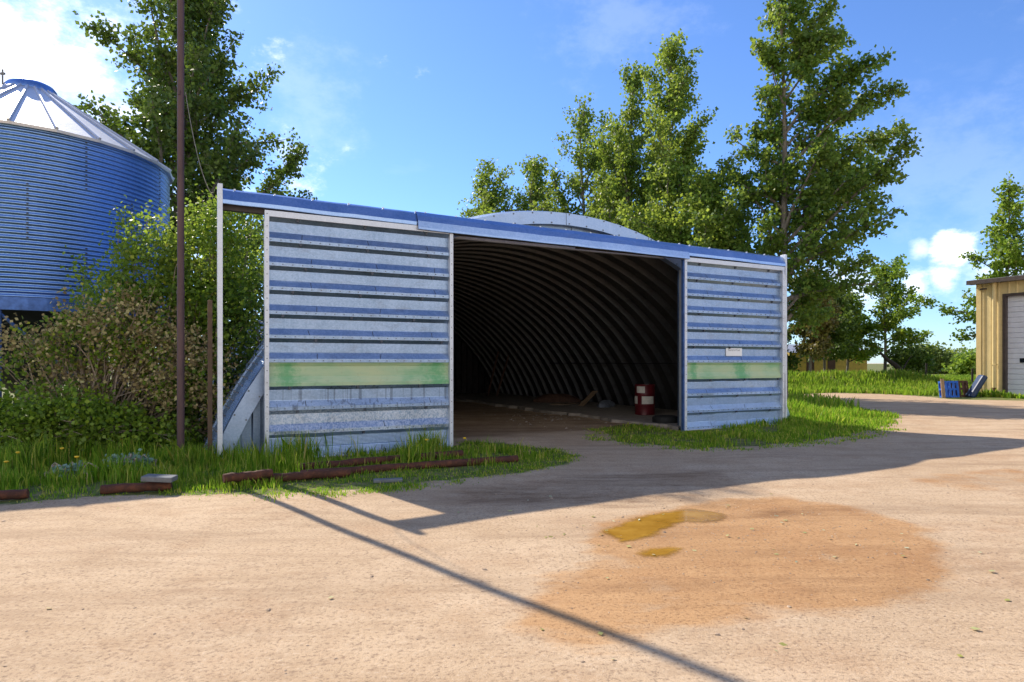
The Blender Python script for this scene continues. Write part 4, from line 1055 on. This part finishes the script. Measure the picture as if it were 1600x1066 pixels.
for i, (px, py, lb) in enumerate(((10, 752, 'dandelion at the far left end of the grass'), (97, 735, 'dandelion beside the smaller silvery weed'), (120, 757, 'dandelion in front of the smaller silvery weed'), (188, 712, 'dandelion behind the big silvery weed'), (28, 742, 'dandelion second from the left end of the grass'), (667, 727, 'dandelion in the grass under the right end of the left door'), (726, 712, 'dandelion near the foot of the left door right jamb'))):
    c = at(px, py); e = empty('dandelion', (c[0], c[1], float(gz(c[0], c[1]))), 0, lb, 'dandelion', 'dandelions in the grass')
    hgt = .3 + .05 * (i % 3)
    m = MB(); m.tube([(0, 0, 0), (.01, 0, hgt)], .004, 5); m.build('stalk', M['leaf_low'], e)
    m = MB(); m.lathe([(.0, hgt - .01), (.02, hgt), (.032, hgt + .012), (.02, hgt + .022), (0, hgt + .024)], 12); m.build('flower_head', M['petal'], e)

# stones and fallen leaves on the dirt
rng = np.random.default_rng(17)
def scatter(name, label, cat, n, mat, size, seed, box, flat=False, near=None):
    rng = np.random.default_rng(seed)
    x = rng.uniform(box[0], box[1], n * 3); y = rng.uniform(box[2], box[3], n * 3)
    if near is not None:
        x = np.concatenate([x[:n], rng.normal(near[0], near[2], n)]); y = np.concatenate([y[:n], rng.normal(near[1], near[3], n)])
    k = ~(in_poly(G1, x, y) | in_poly(G2, x, y)); x, y = x[k], y[k]; n = len(x); z = gz(x, y)
    if flat:
        V = leaf_quads(np.stack([x, y, z + .012], -1), rng, size, None, 0, .4)
        V[:, :, 2] = (z + .010)[:, None] + (V[:, :, 2] - (z + .012)[:, None]) * .22
        V[:, :, 2] = np.maximum(V[:, :, 2], (z + .004)[:, None])
        o = poly_mesh(name, V, 4, mat)
    else:
        m = MB()
        t_ = (1 + 5 ** .5) / 2
        oct_ = np.array([(-1, t_, 0), (1, t_, 0), (-1, -t_, 0), (1, -t_, 0), (0, -1, t_), (0, 1, t_), (0, -1, -t_), (0, 1, -t_), (t_, 0, -1), (t_, 0, 1), (-t_, 0, -1), (-t_, 0, 1)]) / 1.9 * np.array([1, .8, .5])
        fs = [(0, 11, 5), (0, 5, 1), (0, 1, 7), (0, 7, 10), (0, 10, 11), (1, 5, 9), (5, 11, 4), (11, 10, 2), (10, 7, 6), (7, 1, 8), (3, 9, 4), (3, 4, 2), (3, 2, 6), (3, 6, 8), (3, 8, 9), (4, 9, 5), (2, 4, 11), (6, 2, 10), (8, 6, 7), (9, 8, 1)]
        for i in range(n):
            s = size * min(2.0, rng.lognormal(0, .5)); a = rng.uniform(0, 6.28)
            Rm = np.array([[math.cos(a), -math.sin(a), 0], [math.sin(a), math.cos(a), 0], [0, 0, 1]])
            m.add((oct_ * rng.uniform(.7, 1.25, (12, 1)) * s) @ Rm.T + np.array([x[i], y[i], z[i]]), fs)
        o = m.build(name, mat)
    return tag(o, label, cat, kind='stuff')
scatter('gravel', 'small loose stones scattered over the dirt yard', 'gravel', 1500, M['stone'], .0055, 18, (-6, 9, 2.6, 14), near=(2.6, 6.2, 1.6, .9))
scatter('gravel', 'scattered thumb sized stones lying on the dirt yard', 'gravel', 90, M['stone'], .011, 28, (-6, 9, 2.8, 13), near=(2.6, 6.6, 2.2, 1.2))
scatter('fallen_leaves', 'pale yellow green fallen leaves on the dirt near the puddle', 'fallen leaves', 40, M['litter'], .05, 19, (-5, 7, 2.8, 10), True, near=(1.9, 6.0, 1.2, .6))
scatter('rubble', 'crumbled bits along the broken concrete edge in the shed', 'rubble', 90, M['concrete'], .022, 20, (-.2, 3.2, 16, 22), near=(1.3, 19.2, .9, 1.6))
print('polys', sum(len(o.data.polygons) for o in bpy.data.objects if o.type == 'MESH'))
